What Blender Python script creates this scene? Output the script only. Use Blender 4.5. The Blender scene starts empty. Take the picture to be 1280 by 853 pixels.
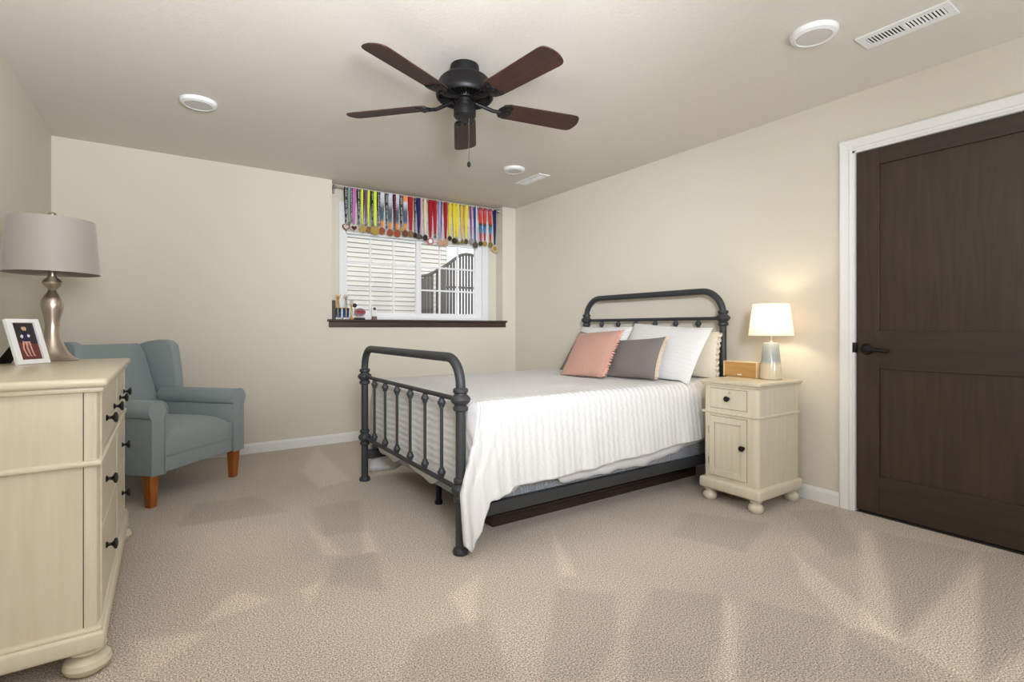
import bpy, bmesh, math, random
from mathutils import Vector, Matrix, Euler
C = bpy.context.scene.collection
S = bpy.context.scene
PI = math.pi
R = math.radians

# ------------------------------------------------------------------ camera
W, D, H = 4.01, 4.858, 2.44          # right wall, back wall, ceiling
cam = bpy.data.cameras.new('camera'); cam_o = bpy.data.objects.new('camera', cam); C.objects.link(cam_o)
cam_o.location = (0.6705, 0.0, 1.07); cam_o.rotation_euler = (PI/2, 0, -0.59566)
cam.sensor_width = 36.0; cam.lens = 18.0; cam.shift_y = -16.5/1280.0; cam.clip_start = 0.02
S.camera = cam_o

# ------------------------------------------------------------------ world, lights, exposure
wd = bpy.data.worlds.new('world'); S.world = wd; wd.use_nodes = True
bg = wd.node_tree.nodes['Background']
bg.inputs[0].default_value = (0.93, 0.96, 1.0, 1); bg.inputs[1].default_value = 1.9
def area(name, loc, rot, sx, sy, power, col):
    l = bpy.data.lights.new(name, 'AREA'); l.shape = 'RECTANGLE'; l.size = sx; l.size_y = sy
    l.energy = power; l.color = col
    o = bpy.data.objects.new(name, l); C.objects.link(o); o.location = loc; o.rotation_euler = rot
    return o
def aim(o, p):
    o.rotation_euler = (Vector(p)-o.location).to_track_quat('-Z', 'Y').to_euler(); return o
# area lights added around the camera as fill, standing in for bounced flash
FC = (0.88, 0.925, 1.0)
aim(area('bounce_high', (0.9, -0.5, 1.55), (0, 0, 0), 0.7, 0.7, 23, FC), (1.9, 1.6, 2.44))
aim(area('bounce_near', (0.9, -0.5, 1.4), (0, 0, 0), 0.5, 0.5, 49, FC), (0.8, 1.2, 2.44)).data.spread = R(90)
aim(area('bounce_right', (2.8, -0.9, 1.2), (0, 0, 0), 0.7, 0.7, 24, FC), (2.6, 0.8, 2.44))
aim(area('fill_bed', (0.8, -0.8, 2.2), (0, 0, 0), 0.5, 0.5, 2.0, FC), (2.8, 3.0, 0.7)).data.spread = R(60)
aim(area('fill_corner', (0.6, -0.8, 1.9), (0, 0, 0), 0.5, 0.5, 13, FC), (3.3, 4.4, 1.3)).data.spread = R(50)
aim(area('fill_right', (0.5, -0.8, 1.8), (0, 0, 0), 0.5, 0.5, 5.8, FC), (4.0, 3.0, 1.8)).data.spread = R(45)
S.view_settings.view_transform = 'Standard'
S.view_settings.look = 'None'
S.view_settings.gamma = 1.0
S.view_settings.use_curve_mapping = False
S.view_settings.exposure = 0.0

# ------------------------------------------------------------------ materials
def lin(c):
    return tuple(((v/255)/12.92 if v/255 <= 0.04045 else ((v/255+0.055)/1.055)**2.4) for v in c)
def rgba(c): return (*lin(c), 1.0)
def mat(name, col, rough=0.5, metal=0.0, bump=None, vary=None, spec=0.5, coat=0.0, sheen=0.0):
    """bump=(scale, strength[, detail]); vary=(scale, colour2[, stretch xyz])"""
    m = bpy.data.materials.new(name); m.use_nodes = True
    nt = m.node_tree; b = nt.nodes['Principled BSDF']
    b.inputs['Base Color'].default_value = rgba(col); b.inputs['Roughness'].default_value = rough
    b.inputs['Metallic'].default_value = metal; b.inputs['Specular IOR Level'].default_value = spec
    if coat: b.inputs['Coat Weight'].default_value = coat; b.inputs['Coat Roughness'].default_value = 0.15
    if sheen: b.inputs['Sheen Weight'].default_value = sheen; b.inputs['Sheen Roughness'].default_value = 0.5
    tc = nt.nodes.new('ShaderNodeTexCoord')
    if vary:
        mp = nt.nodes.new('ShaderNodeMapping'); nt.links.new(tc.outputs['Object'], mp.inputs[0])
        if len(vary) > 2: mp.inputs['Scale'].default_value = vary[2]
        n = nt.nodes.new('ShaderNodeTexNoise'); n.inputs['Scale'].default_value = vary[0]; n.inputs['Detail'].default_value = 6
        nt.links.new(mp.outputs[0], n.inputs['Vector'])
        r = nt.nodes.new('ShaderNodeValToRGB'); r.color_ramp.elements[0].position = 0.3; r.color_ramp.elements[1].position = 0.7
        r.color_ramp.elements[0].color = rgba(col); r.color_ramp.elements[1].color = rgba(vary[1])
        nt.links.new(n.outputs['Fac'], r.inputs[0]); nt.links.new(r.outputs[0], b.inputs['Base Color'])
    if bump:
        n2 = nt.nodes.new('ShaderNodeTexNoise'); n2.inputs['Scale'].default_value = bump[0]
        n2.inputs['Detail'].default_value = bump[2] if len(bump) > 2 else 3
        nt.links.new(tc.outputs['Object'], n2.inputs['Vector'])
        bp = nt.nodes.new('ShaderNodeBump'); bp.inputs['Strength'].default_value = bump[1]; bp.inputs['Distance'].default_value = 0.01
        nt.links.new(n2.outputs['Fac'], bp.inputs['Height']); nt.links.new(bp.outputs[0], b.inputs['Normal'])
    return m
def nodes_of(m): return m.node_tree, m.node_tree.nodes['Principled BSDF']

wall_m = mat('wall_paint', (217, 210, 194), 0.75, bump=(140, 0.10), spec=0.25)
ceil_m = mat('ceiling_texture_paint', (221, 215, 205), 0.85, bump=(85, 0.16, 4), spec=0.2)
white_m = mat('white_trim_paint', (232, 232, 230), 0.4)
vinyl_m = mat('white_vinyl', (236, 237, 236), 0.35)
sill_m = mat('dark_sill_wood', (58, 42, 36), 0.4, vary=(6, (70, 52, 44), (1, 12, 12)))
black_m = mat('black_iron', (22, 21, 21), 0.35, metal=0.3)
bed_m = mat('charcoal_metal', (58, 60, 62), 0.5, metal=0.2, bump=(300, 0.08))
cream_m = mat('cream_glazed_paint', (222, 213, 190), 0.38, vary=(3.0, (215, 204, 180), (14, 14, 1)), bump=(60, 0.03))
creamtop_m = mat('cream_glazed_top', (214, 203, 178), 0.3, vary=(3.0, (206, 194, 168), (1, 10, 10)), bump=(60, 0.03))
ground_m = mat('outside_ground', (150, 145, 135), 0.9, vary=(5, (120, 116, 104)))
steel_m = mat('brushed_nickel', (186, 174, 160), 0.3, metal=0.95)
chrome_m = mat('silver_rod', (190, 190, 190), 0.25, metal=0.9)
gold_m = mat('gold_plate', (196, 152, 70), 0.35, metal=0.6)
glass_m = bpy.data.materials.new('window_glass'); glass_m.use_nodes = True
nt = glass_m.node_tree; nt.nodes.remove(nt.nodes['Principled BSDF'])
tr = nt.nodes.new('ShaderNodeBsdfTransparent'); gl = nt.nodes.new('ShaderNodeBsdfGlossy'); gl.inputs['Roughness'].default_value = 0.02
mx = nt.nodes.new('ShaderNodeMixShader'); mx.inputs[0].default_value = 0.05
nt.links.new(tr.outputs[0], mx.inputs[1]); nt.links.new(gl.outputs[0], mx.inputs[2])
nt.links.new(mx.outputs[0], nt.nodes['Material Output'].inputs['Surface'])

def wood(name, c1, c2, scale=4.0, stretch=(1, 14, 14), rough=0.4, c3=None, bump=0.06):
    m = bpy.data.materials.new(name); m.use_nodes = True; nt, b = nodes_of(m)
    tc = nt.nodes.new('ShaderNodeTexCoord'); mp = nt.nodes.new('ShaderNodeMapping'); mp.inputs['Scale'].default_value = stretch
    nt.links.new(tc.outputs['Object'], mp.inputs[0])
    n = nt.nodes.new('ShaderNodeTexNoise'); n.inputs['Scale'].default_value = scale; n.inputs['Detail'].default_value = 8
    n.inputs['Distortion'].default_value = 0.8; nt.links.new(mp.outputs[0], n.inputs['Vector'])
    r = nt.nodes.new('ShaderNodeValToRGB'); e = r.color_ramp.elements
    e[0].position = 0.32; e[0].color = rgba(c1); e[1].position = 0.68; e[1].color = rgba(c2)
    nt.links.new(n.outputs['Fac'], r.inputs[0]); nt.links.new(r.outputs[0], b.inputs['Base Color'])
    b.inputs['Roughness'].default_value = rough
    bp = nt.nodes.new('ShaderNodeBump'); bp.inputs['Strength'].default_value = bump; bp.inputs['Distance'].default_value = 0.005
    nt.links.new(n.outputs['Fac'], bp.inputs['Height']); nt.links.new(bp.outputs[0], b.inputs['Normal'])
    return m
door_v = wood('door_wood_upright', (52, 38, 29), (64, 48, 37), 3.0, (12, 12, 0.9), 0.42)
door_h = wood('door_wood_across', (50, 37, 28), (60, 45, 35), 3.0, (12, 0.9, 12), 0.42)
blade_m = wood('walnut_blade', (70, 38, 28), (46, 26, 20), 4.0, (1.0, 14, 14), 0.55)
leg_m = wood('orange_leg_wood', (176, 104, 40), (146, 80, 26), 5.0, (10, 10, 1), 0.35)
bamboo_m = wood('pale_bamboo', (204, 160, 96), (184, 138, 76), 6.0, (12, 0.8, 12), 0.5)
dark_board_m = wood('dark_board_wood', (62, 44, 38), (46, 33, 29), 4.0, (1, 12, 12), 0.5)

# ------------------------------------------------------------------ geometry helpers
class MB:
    def __init__(s): s.bm = bmesh.new()
    def _merge(s, tmp, M=None, mi=0):
        if M is not None: bmesh.ops.transform(tmp, matrix=M, verts=tmp.verts)
        me = bpy.data.meshes.new('t'); tmp.to_mesh(me); tmp.free()
        n0 = len(s.bm.faces)
        s.bm.from_mesh(me); bpy.data.meshes.remove(me)
        if mi:
            s.bm.faces.ensure_lookup_table()
            for f in s.bm.faces[n0:]: f.material_index = mi
        return s
    def box(s, x0, x1, y0, y1, z0, z1, bev=0.0, seg=2, M=None, vert_only=False, mi=0):
        t = bmesh.new(); bmesh.ops.create_cube(t, size=1)
        for v in t.verts:
            v.co = Vector(((x0+x1)/2+v.co.x*(x1-x0), (y0+y1)/2+v.co.y*(y1-y0), (z0+z1)/2+v.co.z*(z1-z0)))
        if bev > 0:
            ed = [e for e in t.edges if not vert_only or abs(e.verts[0].co.z-e.verts[1].co.z) > 1e-6]
            bmesh.ops.bevel(t, geom=ed, offset=bev, segments=seg, profile=0.5, affect='EDGES')
        return s._merge(t, M, mi)
    def lathe(s, prof, c=(0, 0, 0), n=24, M=None, mi=0):
        """prof: (r, z) pairs; closed at the ends when r is 0"""
        t = bmesh.new(); rings = []
        for r, z in prof:
            if r < 1e-6: rings.append([t.verts.new((0, 0, z))])
            else: rings.append([t.verts.new((r*math.cos(2*PI*k/n), r*math.sin(2*PI*k/n), z)) for k in range(n)])
        for a, b in zip(rings, rings[1:]):
            if len(a) == 1 and len(b) == 1: continue
            for k in range(n):
                k2 = (k+1) % n
                if len(a) == 1: t.faces.new((a[0], b[k2], b[k]))
                elif len(b) == 1: t.faces.new((a[k], a[k2], b[0]))
                else: t.faces.new((a[k], a[k2], b[k2], b[k]))
        for rg, fl in ((rings[0], True), (rings[-1], False)):
            if len(rg) > 1: t.faces.new(list(reversed(rg)) if fl else rg)
        bmesh.ops.recalc_face_normals(t, faces=t.faces)
        MM = Matrix.Translation(c) if M is None else M @ Matrix.Translation(c)
        return s._merge(t, MM, mi)
    def tube(s, pts, r, n=12, cap=True, mi=0):
        pts = [Vector(p) for p in pts]; rs = r if isinstance(r, (list, tuple)) else [r]*len(pts)
        t = bmesh.new(); rings = []; up = None
        for i, p in enumerate(pts):
            d = (pts[min(i+1, len(pts)-1)]-pts[max(i-1, 0)]).normalized()
            if up is None:
                a = Vector((0, 0, 1)) if abs(d.z) < 0.9 else Vector((1, 0, 0)); up = (a-d*a.dot(d)).normalized()
            else: up = (up-d*up.dot(d)).normalized()
            q = d.cross(up)
            rings.append([t.verts.new(p+(up*math.cos(2*PI*k/n)+q*math.sin(2*PI*k/n))*rs[i]) for k in range(n)])
        for a, b in zip(rings, rings[1:]):
            for k in range(n): t.faces.new((a[k], a[(k+1) % n], b[(k+1) % n], b[k]))
        if cap: t.faces.new(list(reversed(rings[0]))); t.faces.new(rings[-1])
        bmesh.ops.recalc_face_normals(t, faces=t.faces)
        return s._merge(t, None, mi)
    def prism(s, poly, axis, a0, a1, bev=0.0, M=None, mi=0):
        """poly of 2D points extruded along axis x, y or z from a0 to a1"""
        t = bmesh.new()
        def pt(p, a): return {'x': (a, p[0], p[1]), 'y': (p[0], a, p[1]), 'z': (p[0], p[1], a)}[axis]
        A = [t.verts.new(pt(p, a0)) for p in poly]; B = [t.verts.new(pt(p, a1)) for p in poly]
        n = len(poly)
        for k in range(n): t.faces.new((A[k], A[(k+1) % n], B[(k+1) % n], B[k]))
        t.faces.new(list(reversed(A))); t.faces.new(B)
        bmesh.ops.recalc_face_normals(t, faces=t.faces)
        if bev > 0:
            bmesh.ops.bevel(t, geom=[e for e in t.edges if len(e.link_faces) == 2 and e.calc_face_angle() > 0.5], offset=bev, segments=2, profile=0.5, affect='EDGES')
        return s._merge(t, M, mi)
    def grid(s, rows, M=None, mi=0, closed=False):
        t = bmesh.new(); V = [[t.verts.new(p) for p in row] for row in rows]
        for a, b in zip(V, V[1:]):
            m = len(a)
            for k in range(m if closed else m-1): t.faces.new((a[k], a[(k+1) % m], b[(k+1) % m], b[k]))
        return s._merge(t, M, mi)
    def ball(s, c, r, sc=(1, 1, 1), seg=16, M=None, mi=0):
        t = bmesh.new(); bmesh.ops.create_uvsphere(t, u_segments=seg, v_segments=max(6, seg//2), radius=r)
        for v in t.verts: v.co = Vector((v.co.x*sc[0]+c[0], v.co.y*sc[1]+c[1], v.co.z*sc[2]+c[2]))
        return s._merge(t, M, mi)
    def build(s, name, m, parent=None, smooth=35, world=False, weld=False, subd=0, recalc=False):
        if weld: bmesh.ops.remove_doubles(s.bm, verts=s.bm.verts, dist=1e-4)
        if recalc: bmesh.ops.recalc_face_normals(s.bm, faces=s.bm.faces)
        if world and parent is not None: bmesh.ops.transform(s.bm, matrix=full(parent).inverted(), verts=s.bm.verts)
        me = bpy.data.meshes.new(name); s.bm.to_mesh(me); s.bm.free()
        for mm in (m if isinstance(m, (list, tuple)) else [m]): me.materials.append(mm)
        if smooth:
            me.polygons.foreach_set('use_smooth', [True]*len(me.polygons))
            me.set_sharp_from_angle(angle=R(smooth))
        o = bpy.data.objects.new(name, me); C.objects.link(o)
        if parent is not None: o.parent = parent
        if subd:
            md = o.modifiers.new('subd', 'SUBSURF'); md.levels = subd; md.render_levels = subd
        return o
def full(o):
    M = Matrix.LocRotScale(o.location, o.rotation_euler, o.scale)
    return full(o.parent) @ M if o.parent else M
def thing(name, label, cat, loc=(0, 0, 0), rot=(0, 0, 0), group=None):
    o = bpy.data.objects.new(name, None); C.objects.link(o); o.empty_display_size = 0.05
    o.location = loc; o.rotation_euler = rot if isinstance(rot, tuple) else (0, 0, rot)
    return tag(o, label, cat, group)
def tag(o, label, cat, group=None):
    o['label'] = label; o['category'] = cat
    if group: o['group'] = group
    return o
def struct(o, label=None):
    o['kind'] = 'structure'
    if label: o['label'] = label
    return o
def at(o, loc, rot=(0, 0, 0)):
    """move the mesh's vertices so that its origin sits at loc"""
    M = Matrix.LocRotScale(Vector(loc), Euler(rot), None)
    o.data.transform(M.inverted()); o.location = loc; o.rotation_euler = rot
    return o
def copy_tree(o, parent=None):
    c = o.copy(); C.objects.link(c); c.parent = parent
    for ch in list(o.children): copy_tree(ch, c)
    return c
AX = Matrix.Rotation(PI/2, 4, 'Y')           # z axis -> +x axis
rnd = random.Random(4)

# ------------------------------------------------------------------ carpet
RX0, RY0 = 0.0, -1.6                          # left wall, rear wall
carpet_m = bpy.data.materials.new('beige_carpet'); carpet_m.use_nodes = True
nt, b = nodes_of(carpet_m)
tc = nt.nodes.new('ShaderNodeTexCoord')
n1 = nt.nodes.new('ShaderNodeTexNoise'); n1.inputs['Scale'].default_value = 190; n1.inputs['Detail'].default_value = 2.5; n1.inputs['Roughness'].default_value = 0.6
n3 = nt.nodes.new('ShaderNodeTexNoise'); n3.inputs['Scale'].default_value = 2.2; n3.inputs['Detail'].default_value = 5
nt.links.new(tc.outputs['Object'], n1.inputs['Vector']); nt.links.new(tc.outputs['Object'], n3.inputs['Vector'])
at_n = nt.nodes.new('ShaderNodeAttribute'); at_n.attribute_name = 'nap_light'
r1 = nt.nodes.new('ShaderNodeValToRGB'); e = r1.color_ramp.elements
e[0].position = 0.36; e[0].color = rgba((132, 119, 106)); e[1].position = 0.64; e[1].color = rgba((238, 225, 209))
nt.links.new(n1.outputs['Fac'], r1.inputs[0])
m1 = nt.nodes.new('ShaderNodeMath'); m1.operation = 'MULTIPLY_ADD'; m1.inputs[1].default_value = 0.16; m1.inputs[2].default_value = 0.92
nt.links.new(n3.outputs['Fac'], m1.inputs[0])
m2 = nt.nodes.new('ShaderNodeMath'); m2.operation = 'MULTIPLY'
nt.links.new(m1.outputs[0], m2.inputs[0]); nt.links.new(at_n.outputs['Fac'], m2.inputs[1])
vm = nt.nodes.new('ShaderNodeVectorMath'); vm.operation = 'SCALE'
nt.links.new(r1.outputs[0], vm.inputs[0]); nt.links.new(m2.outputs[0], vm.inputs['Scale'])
nt.links.new(vm.outputs[0], b.inputs['Base Color'])
b.inputs['Roughness'].default_value = 0.95; b.inputs['Specular IOR Level'].default_value = 0.1
b.inputs['Sheen Weight'].default_value = 0.15
bp = nt.nodes.new('ShaderNodeBump'); bp.inputs['Strength'].default_value = 0.35; bp.inputs['Distance'].default_value = 0.004
nt.links.new(n1.outputs['Fac'], bp.inputs['Height']); nt.links.new(bp.outputs[0], b.inputs['Normal'])
# vacuum marks where the pile lies the other way, plus painted floor brightness
tracks_and_light = [('l', [(0.73, 3.22), (1.35, 3.18), (1.33, 2.93), (1.1, 2.62), (0.74, 2.65)]), ('L', [(1.3, 2.95), (1.36, 2.63), (1.37, 2.44), (1.29, 2.49)]), ('L', [(1.13, 2.21), (1.23, 2.25), (1.13, 2.08)]), ('D', [(1.38, 1.64), (1.66, 1.62), (1.54, 1.28), (1.26, 1.47)]), ('L', [(1.61, 1.84), (1.8, 1.91), (1.57, 1.57)]), ('D', [(3.19, 1.89), (3.4, 1.53), (2.96, 1.4), (2.83, 1.72)]), ('l', [(0.7, 3.3), (1.6, 3.5), (1.8, 2.9), (1.9, 2.0), (3.1, 1.75), (3.3, 1.3), (2.6, 1.35), (1.6, 1.4), (0.8, 2.0)]), ('d', [(0.6, 1.6), (2.4, 0.9), (2.4, 0.3), (0.9, 0.6)]),  # the widest l paints light into the mid floor; d darkens the near floor
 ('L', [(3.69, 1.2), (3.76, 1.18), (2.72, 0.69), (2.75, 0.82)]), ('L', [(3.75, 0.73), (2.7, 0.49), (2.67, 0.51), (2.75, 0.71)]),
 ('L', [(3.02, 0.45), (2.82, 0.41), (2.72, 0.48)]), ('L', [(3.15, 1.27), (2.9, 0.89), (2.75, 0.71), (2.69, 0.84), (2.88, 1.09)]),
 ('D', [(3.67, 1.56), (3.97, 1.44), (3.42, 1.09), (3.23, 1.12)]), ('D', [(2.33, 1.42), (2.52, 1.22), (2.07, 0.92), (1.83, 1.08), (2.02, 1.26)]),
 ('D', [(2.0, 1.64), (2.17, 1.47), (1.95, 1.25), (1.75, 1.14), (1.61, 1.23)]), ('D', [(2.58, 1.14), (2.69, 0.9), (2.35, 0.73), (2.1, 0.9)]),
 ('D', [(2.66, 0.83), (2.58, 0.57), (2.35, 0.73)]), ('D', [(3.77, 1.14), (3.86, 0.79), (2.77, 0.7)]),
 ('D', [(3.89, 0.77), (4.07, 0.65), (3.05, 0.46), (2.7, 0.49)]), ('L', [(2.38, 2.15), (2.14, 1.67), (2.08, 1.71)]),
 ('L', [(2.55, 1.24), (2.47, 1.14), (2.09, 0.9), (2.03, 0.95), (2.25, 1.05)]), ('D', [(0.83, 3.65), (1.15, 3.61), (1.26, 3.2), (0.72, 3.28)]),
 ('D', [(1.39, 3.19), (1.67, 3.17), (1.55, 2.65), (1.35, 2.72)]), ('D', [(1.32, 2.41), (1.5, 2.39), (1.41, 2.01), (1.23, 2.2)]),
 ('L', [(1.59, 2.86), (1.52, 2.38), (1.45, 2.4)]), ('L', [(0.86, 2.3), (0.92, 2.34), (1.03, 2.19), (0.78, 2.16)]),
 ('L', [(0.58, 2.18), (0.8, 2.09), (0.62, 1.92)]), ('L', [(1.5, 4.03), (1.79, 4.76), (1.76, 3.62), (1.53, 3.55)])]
def pdist(x, y, poly):
    """signed distance to a polygon, negative inside"""
    ins = False; d = 9.0; n = len(poly)
    for i in range(n):
        x1, y1 = poly[i]; x2, y2 = poly[(i+1) % n]
        if (y1 > y) != (y2 > y) and x < (x2-x1)*(y-y1)/(y2-y1)+x1: ins = not ins
        dx, dy = x2-x1, y2-y1; t = max(0, min(1, ((x-x1)*dx+(y-y1)*dy)/(dx*dx+dy*dy)))
        d = min(d, math.hypot(x-x1-t*dx, y-y1-t*dy))
    return -d if ins else d
tb = [(k, p, min(q[0] for q in p)-.2, max(q[0] for q in p)+.2, min(q[1] for q in p)-.2, max(q[1] for q in p)+.2) for k, p in tracks_and_light]
NX, NY = 260, 420
fb = bmesh.new(); vs = []; nap_light = []
for j in range(NY+1):
    y = RY0+(D-RY0)*j/NY
    for i in range(NX+1):
        x = W*i/NX; v = fb.verts.new((x, y, 0)); vs.append(v); k = 1.0
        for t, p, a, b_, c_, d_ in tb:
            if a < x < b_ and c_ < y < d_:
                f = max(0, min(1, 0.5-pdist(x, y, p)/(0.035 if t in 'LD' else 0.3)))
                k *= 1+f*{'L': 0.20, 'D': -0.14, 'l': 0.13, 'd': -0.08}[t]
        nap_light.append(k)
for j in range(NY):
    for i in range(NX):
        q = j*(NX+1)+i; fb.faces.new((vs[q], vs[q+1], vs[q+NX+2], vs[q+NX+1]))
me = bpy.data.meshes.new('floor'); fb.to_mesh(me); fb.free(); me.materials.append(carpet_m)
a_ = me.attributes.new('nap_light', 'FLOAT', 'POINT'); a_.data.foreach_set('value', nap_light)
floor = bpy.data.objects.new('floor', me); C.objects.link(floor); struct(floor)

# ------------------------------------------------------------------ room shell
NX0, NX1, ND = 1.95, 3.835, 0.14              # window niche
SILL = 1.148
WX0, WX1, WZ1 = 2.108, 3.655, 2.20            # hole in the niche's back wall
DY0, DY1, DZ = 0.44, 1.364, 2.105             # door opening
struct(MB().box(-0.12, W+0.12, RY0-0.12, D+0.4, H, H+0.1).build('ceiling', ceil_m, smooth=0))
b_ = MB().box(-0.12, NX0, D, D+0.30, 0, H).box(NX1, W+0.12, D, D+0.30, 0, H).box(NX0, NX1, D, D+0.30, 0, SILL-0.05)
b_.box(NX0, WX0, D+ND, D+0.30, SILL-0.05, H).box(WX1, NX1, D+ND, D+0.30, SILL-0.05, H).box(WX0, WX1, D+ND, D+0.30, WZ1, H)
struct(b_.build('wall_back', wall_m, smooth=0))
struct(MB().box(-0.12, 0, RY0, D, 0, H).build('wall_left', wall_m, smooth=0))
b_ = MB().box(W, W+0.12, DY1, D, 0, H).box(W, W+0.12, RY0, DY0, 0, H).box(W, W+0.12, DY0, DY1, DZ, H)
struct(b_.build('wall_right', wall_m, smooth=0))
struct(MB().box(-0.12, W+0.12, RY0-0.12, RY0, 0, H).build('wall_rear', wall_m, smooth=0))
def base_prof(t=0.014, h=0.085): return [(0, 0), (t, 0), (t, h-0.02), (t-0.004, h-0.008), (t-0.008, h), (0, h)]
struct(MB().prism([(D-p[0], p[1]) for p in base_prof()], 'x', 0, W).build('baseboard_back', white_m, smooth=0))
struct(MB().prism([(W-p[0], p[1]) for p in base_prof()], 'y', 1.433, D).prism([(W-p[0], p[1]) for p in base_prof()], 'y', RY0, 0.371).build('baseboard_right', white_m, smooth=0))
struct(MB().prism([(p[0], p[1]) for p in base_prof()], 'y', RY0, D).build('baseboard_left', white_m, smooth=0))
# door casing: mitred profile
def casing(bm, y0, y1, z1, w=0.069):
    for s, yy in ((1, y1), (-1, y0)):
        pr = [(yy, W+0.002), (yy, W-0.010), (yy+s*0.012, W-0.014), (yy+s*0.02, W-0.011), (yy+s*(w-0.02), W-0.017), (yy+s*(w-0.008), W-0.019), (yy+s*w, W-0.014), (yy+s*w, W+0.002)]
        bm.prism([(p[1], p[0]) for p in pr], 'z', 0, z1+w)
    pr = [(z1, W+0.002), (z1, W-0.010), (z1+0.012, W-0.014), (z1+0.02, W-0.011), (z1+w-0.02, W-0.017), (z1+w-0.008, W-0.019), (z1+w, W-0.014), (z1+w, W+0.002)]
    bm.prism([(p[1], p[0]) for p in pr], 'y', y0-w, y1+w)
    # jamb lining
    bm.box(W-0.004, W+0.12, y1-0.012, y1+0.001, 0, z1).box(W-0.004, W+0.12, y0-0.001, y0+0.012, 0, z1).box(W-0.004, W+0.12, y0, y1, z1-0.012, z1+0.001)
struct(MB().box(W+0.12, W+1.2, -0.2, 2.0, -0.02, 0.0).box(W+0.35, W+0.45, -0.2, 2.0, 0, H).box(W+0.12, W+0.45, -0.2, -0.1, 0, H).box(W+0.12, W+0.45, 1.9, 2.0, 0, H).box(W+0.12, W+0.45, -0.2, 2.0, H, H+0.1).build('wall_hallway', wall_m, smooth=0))
struct(MB().box(W, W+0.12, DY0, DY1, -0.02, 0.0).build('floor_threshold', carpet_m, smooth=0))
b_ = MB(); casing(b_, DY0, DY1, DZ); struct(b_.build('trim_1', white_m, smooth=0))
# door leaf: stiles and rails with two recessed panels
a0, a1 = DY0+0.014, DY1-0.014; X0, X1 = W+0.012, W+0.052
door = struct(MB().box(X0, X1, a1-0.115, a1, 0.012, DZ-0.014, 0.002).box(X0, X1, a0, a0+0.115, 0.012, DZ-0.014, 0.002).build('door_1', door_v, smooth=0),
              'dark brown two-panel wooden door in the right wall')
b_ = MB()
for z0, z1 in ((0.012, 0.225), (0.837, 1.052), (2.0, DZ-0.014)): b_.box(X0, X1, a0+0.115, a1-0.115, z0, z1, 0.002)
b_.build('rail', door_h, door, smooth=0)
for z0, z1 in ((0.225, 0.837), (1.052, 2.0)):
    MB().box(X0+0.012, X1-0.01, a0+0.115, a1-0.115, z0, z1).build('panel', door_v, door, smooth=0)
hb = MB().lathe([(0, 0), (0.033, 0), (0.033, 0.006), (0.026, 0.014), (0.014, 0.016), (0.013, 0.05), (0, 0.05)], M=Matrix.Translation((X0, 1.294, 0.947)) @ Matrix.Rotation(-PI/2, 4, 'Y'))
hb.tube([(X0-0.045, 1.30, 0.947), (X0-0.047, 1.27, 0.948), (X0-0.045, 1.22, 0.944), (X0-0.04, 1.175, 0.938)], [0.013, 0.012, 0.010, 0.009], 12)
hb.build('door_handle', black_m, door)
MB().box(X0-0.018, X0+0.004, DY1-0.02, DY1+0.004, 0.925, 0.985, 0.004).build('strike_plate', black_m, door)

# ------------------------------------------------------------------ window
struct(MB().box(NX0-0.045, NX1+0.045, D-0.035, D, SILL-0.02, SILL+0.002, 0.006).box(NX0-0.03, NX1+0.03, D-0.022, D, SILL-0.072, SILL-0.02, 0.004)
       .box(NX0+0.002, NX1-0.002, D-0.002, D+ND+0.02, SILL-0.03, SILL, 0.0).build('window_sill', sill_m, smooth=0))
struct(MB().box(NX0+0.1, WX0+0.006, D+ND-0.016, D+ND, SILL, 2.285, 0.004).box(WX1-0.006, WX1+0.066, D+ND-0.016, D+ND, SILL, 2.285, 0.004)
       .box(WX0, WX1, D+ND-0.016, D+ND, 2.19, 2.285, 0.004).box(WX0, WX1, D+ND-0.016, D+ND+0.06, SILL, SILL+0.03, 0.004).build('trim_2', white_m, smooth=0))
fy0, fy1 = D+ND+0.03, D+ND+0.11
win = MB().box(WX0, WX0+0.03, fy0, fy1, SILL, WZ1).box(WX1-0.055, WX1, fy0-0.01, fy1, SILL, WZ1).box(WX0, WX1, fy0, fy1, SILL, SILL+0.055).box(WX0, WX1, fy0, fy1, 1.985, WZ1)
win = struct(win.build('window_1', vinyl_m, smooth=0), 'white sliding window with divided panes')
def sash(x0, x1, y0, y1, st0, st1, name):
    z0, z1 = SILL+0.045, 1.995
    sb = MB().box(x0, x0+st0, y0, y1, z0, z1, 0.003).box(x1-st1, x1, y0, y1, z0, z1, 0.003).box(x0+st0-0.001, x1-st1+0.001, y0+0.0005, y1-0.0005, z0, z0+0.03, 0.001).box(x0+st0-0.001, x1-st1+0.001, y0+0.0005, y1-0.0005, z1-0.03, z1, 0.001)
    s_ = sb.build('sash', vinyl_m, win, smooth=0)
    gx0, gx1, gz0, gz1 = x0+st0, x1-st1, z0+0.03, z1-0.03; ym = (y0+y1)/2
    mb_ = MB()
    for k in (1, 2):
        xx = gx0+(gx1-gx0)*k/3; zz = gz0+(gz1-gz0)*k/3
        mb_.box(xx-0.009, xx+0.009, ym-0.009, ym+0.009, gz0, gz1, 0.002).box(gx0, gx1, ym-0.008, ym+0.008, zz-0.009, zz+0.009, 0.002)
    mb_.build('muntin', vinyl_m, s_, smooth=0)
    MB().box(gx0-0.004, gx1+0.004, ym-0.002, ym+0.002, gz0-0.004, gz1+0.004).build('pane', glass_m, s_, smooth=0)
sash(WX0+0.02, 2.905, fy0+0.035, fy0+0.065, 0.012, 0.03, 'left')
sash(2.862, WX1-0.05, fy0-0.004, fy0+0.03, 0.055, 0.03, 'right')
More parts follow.
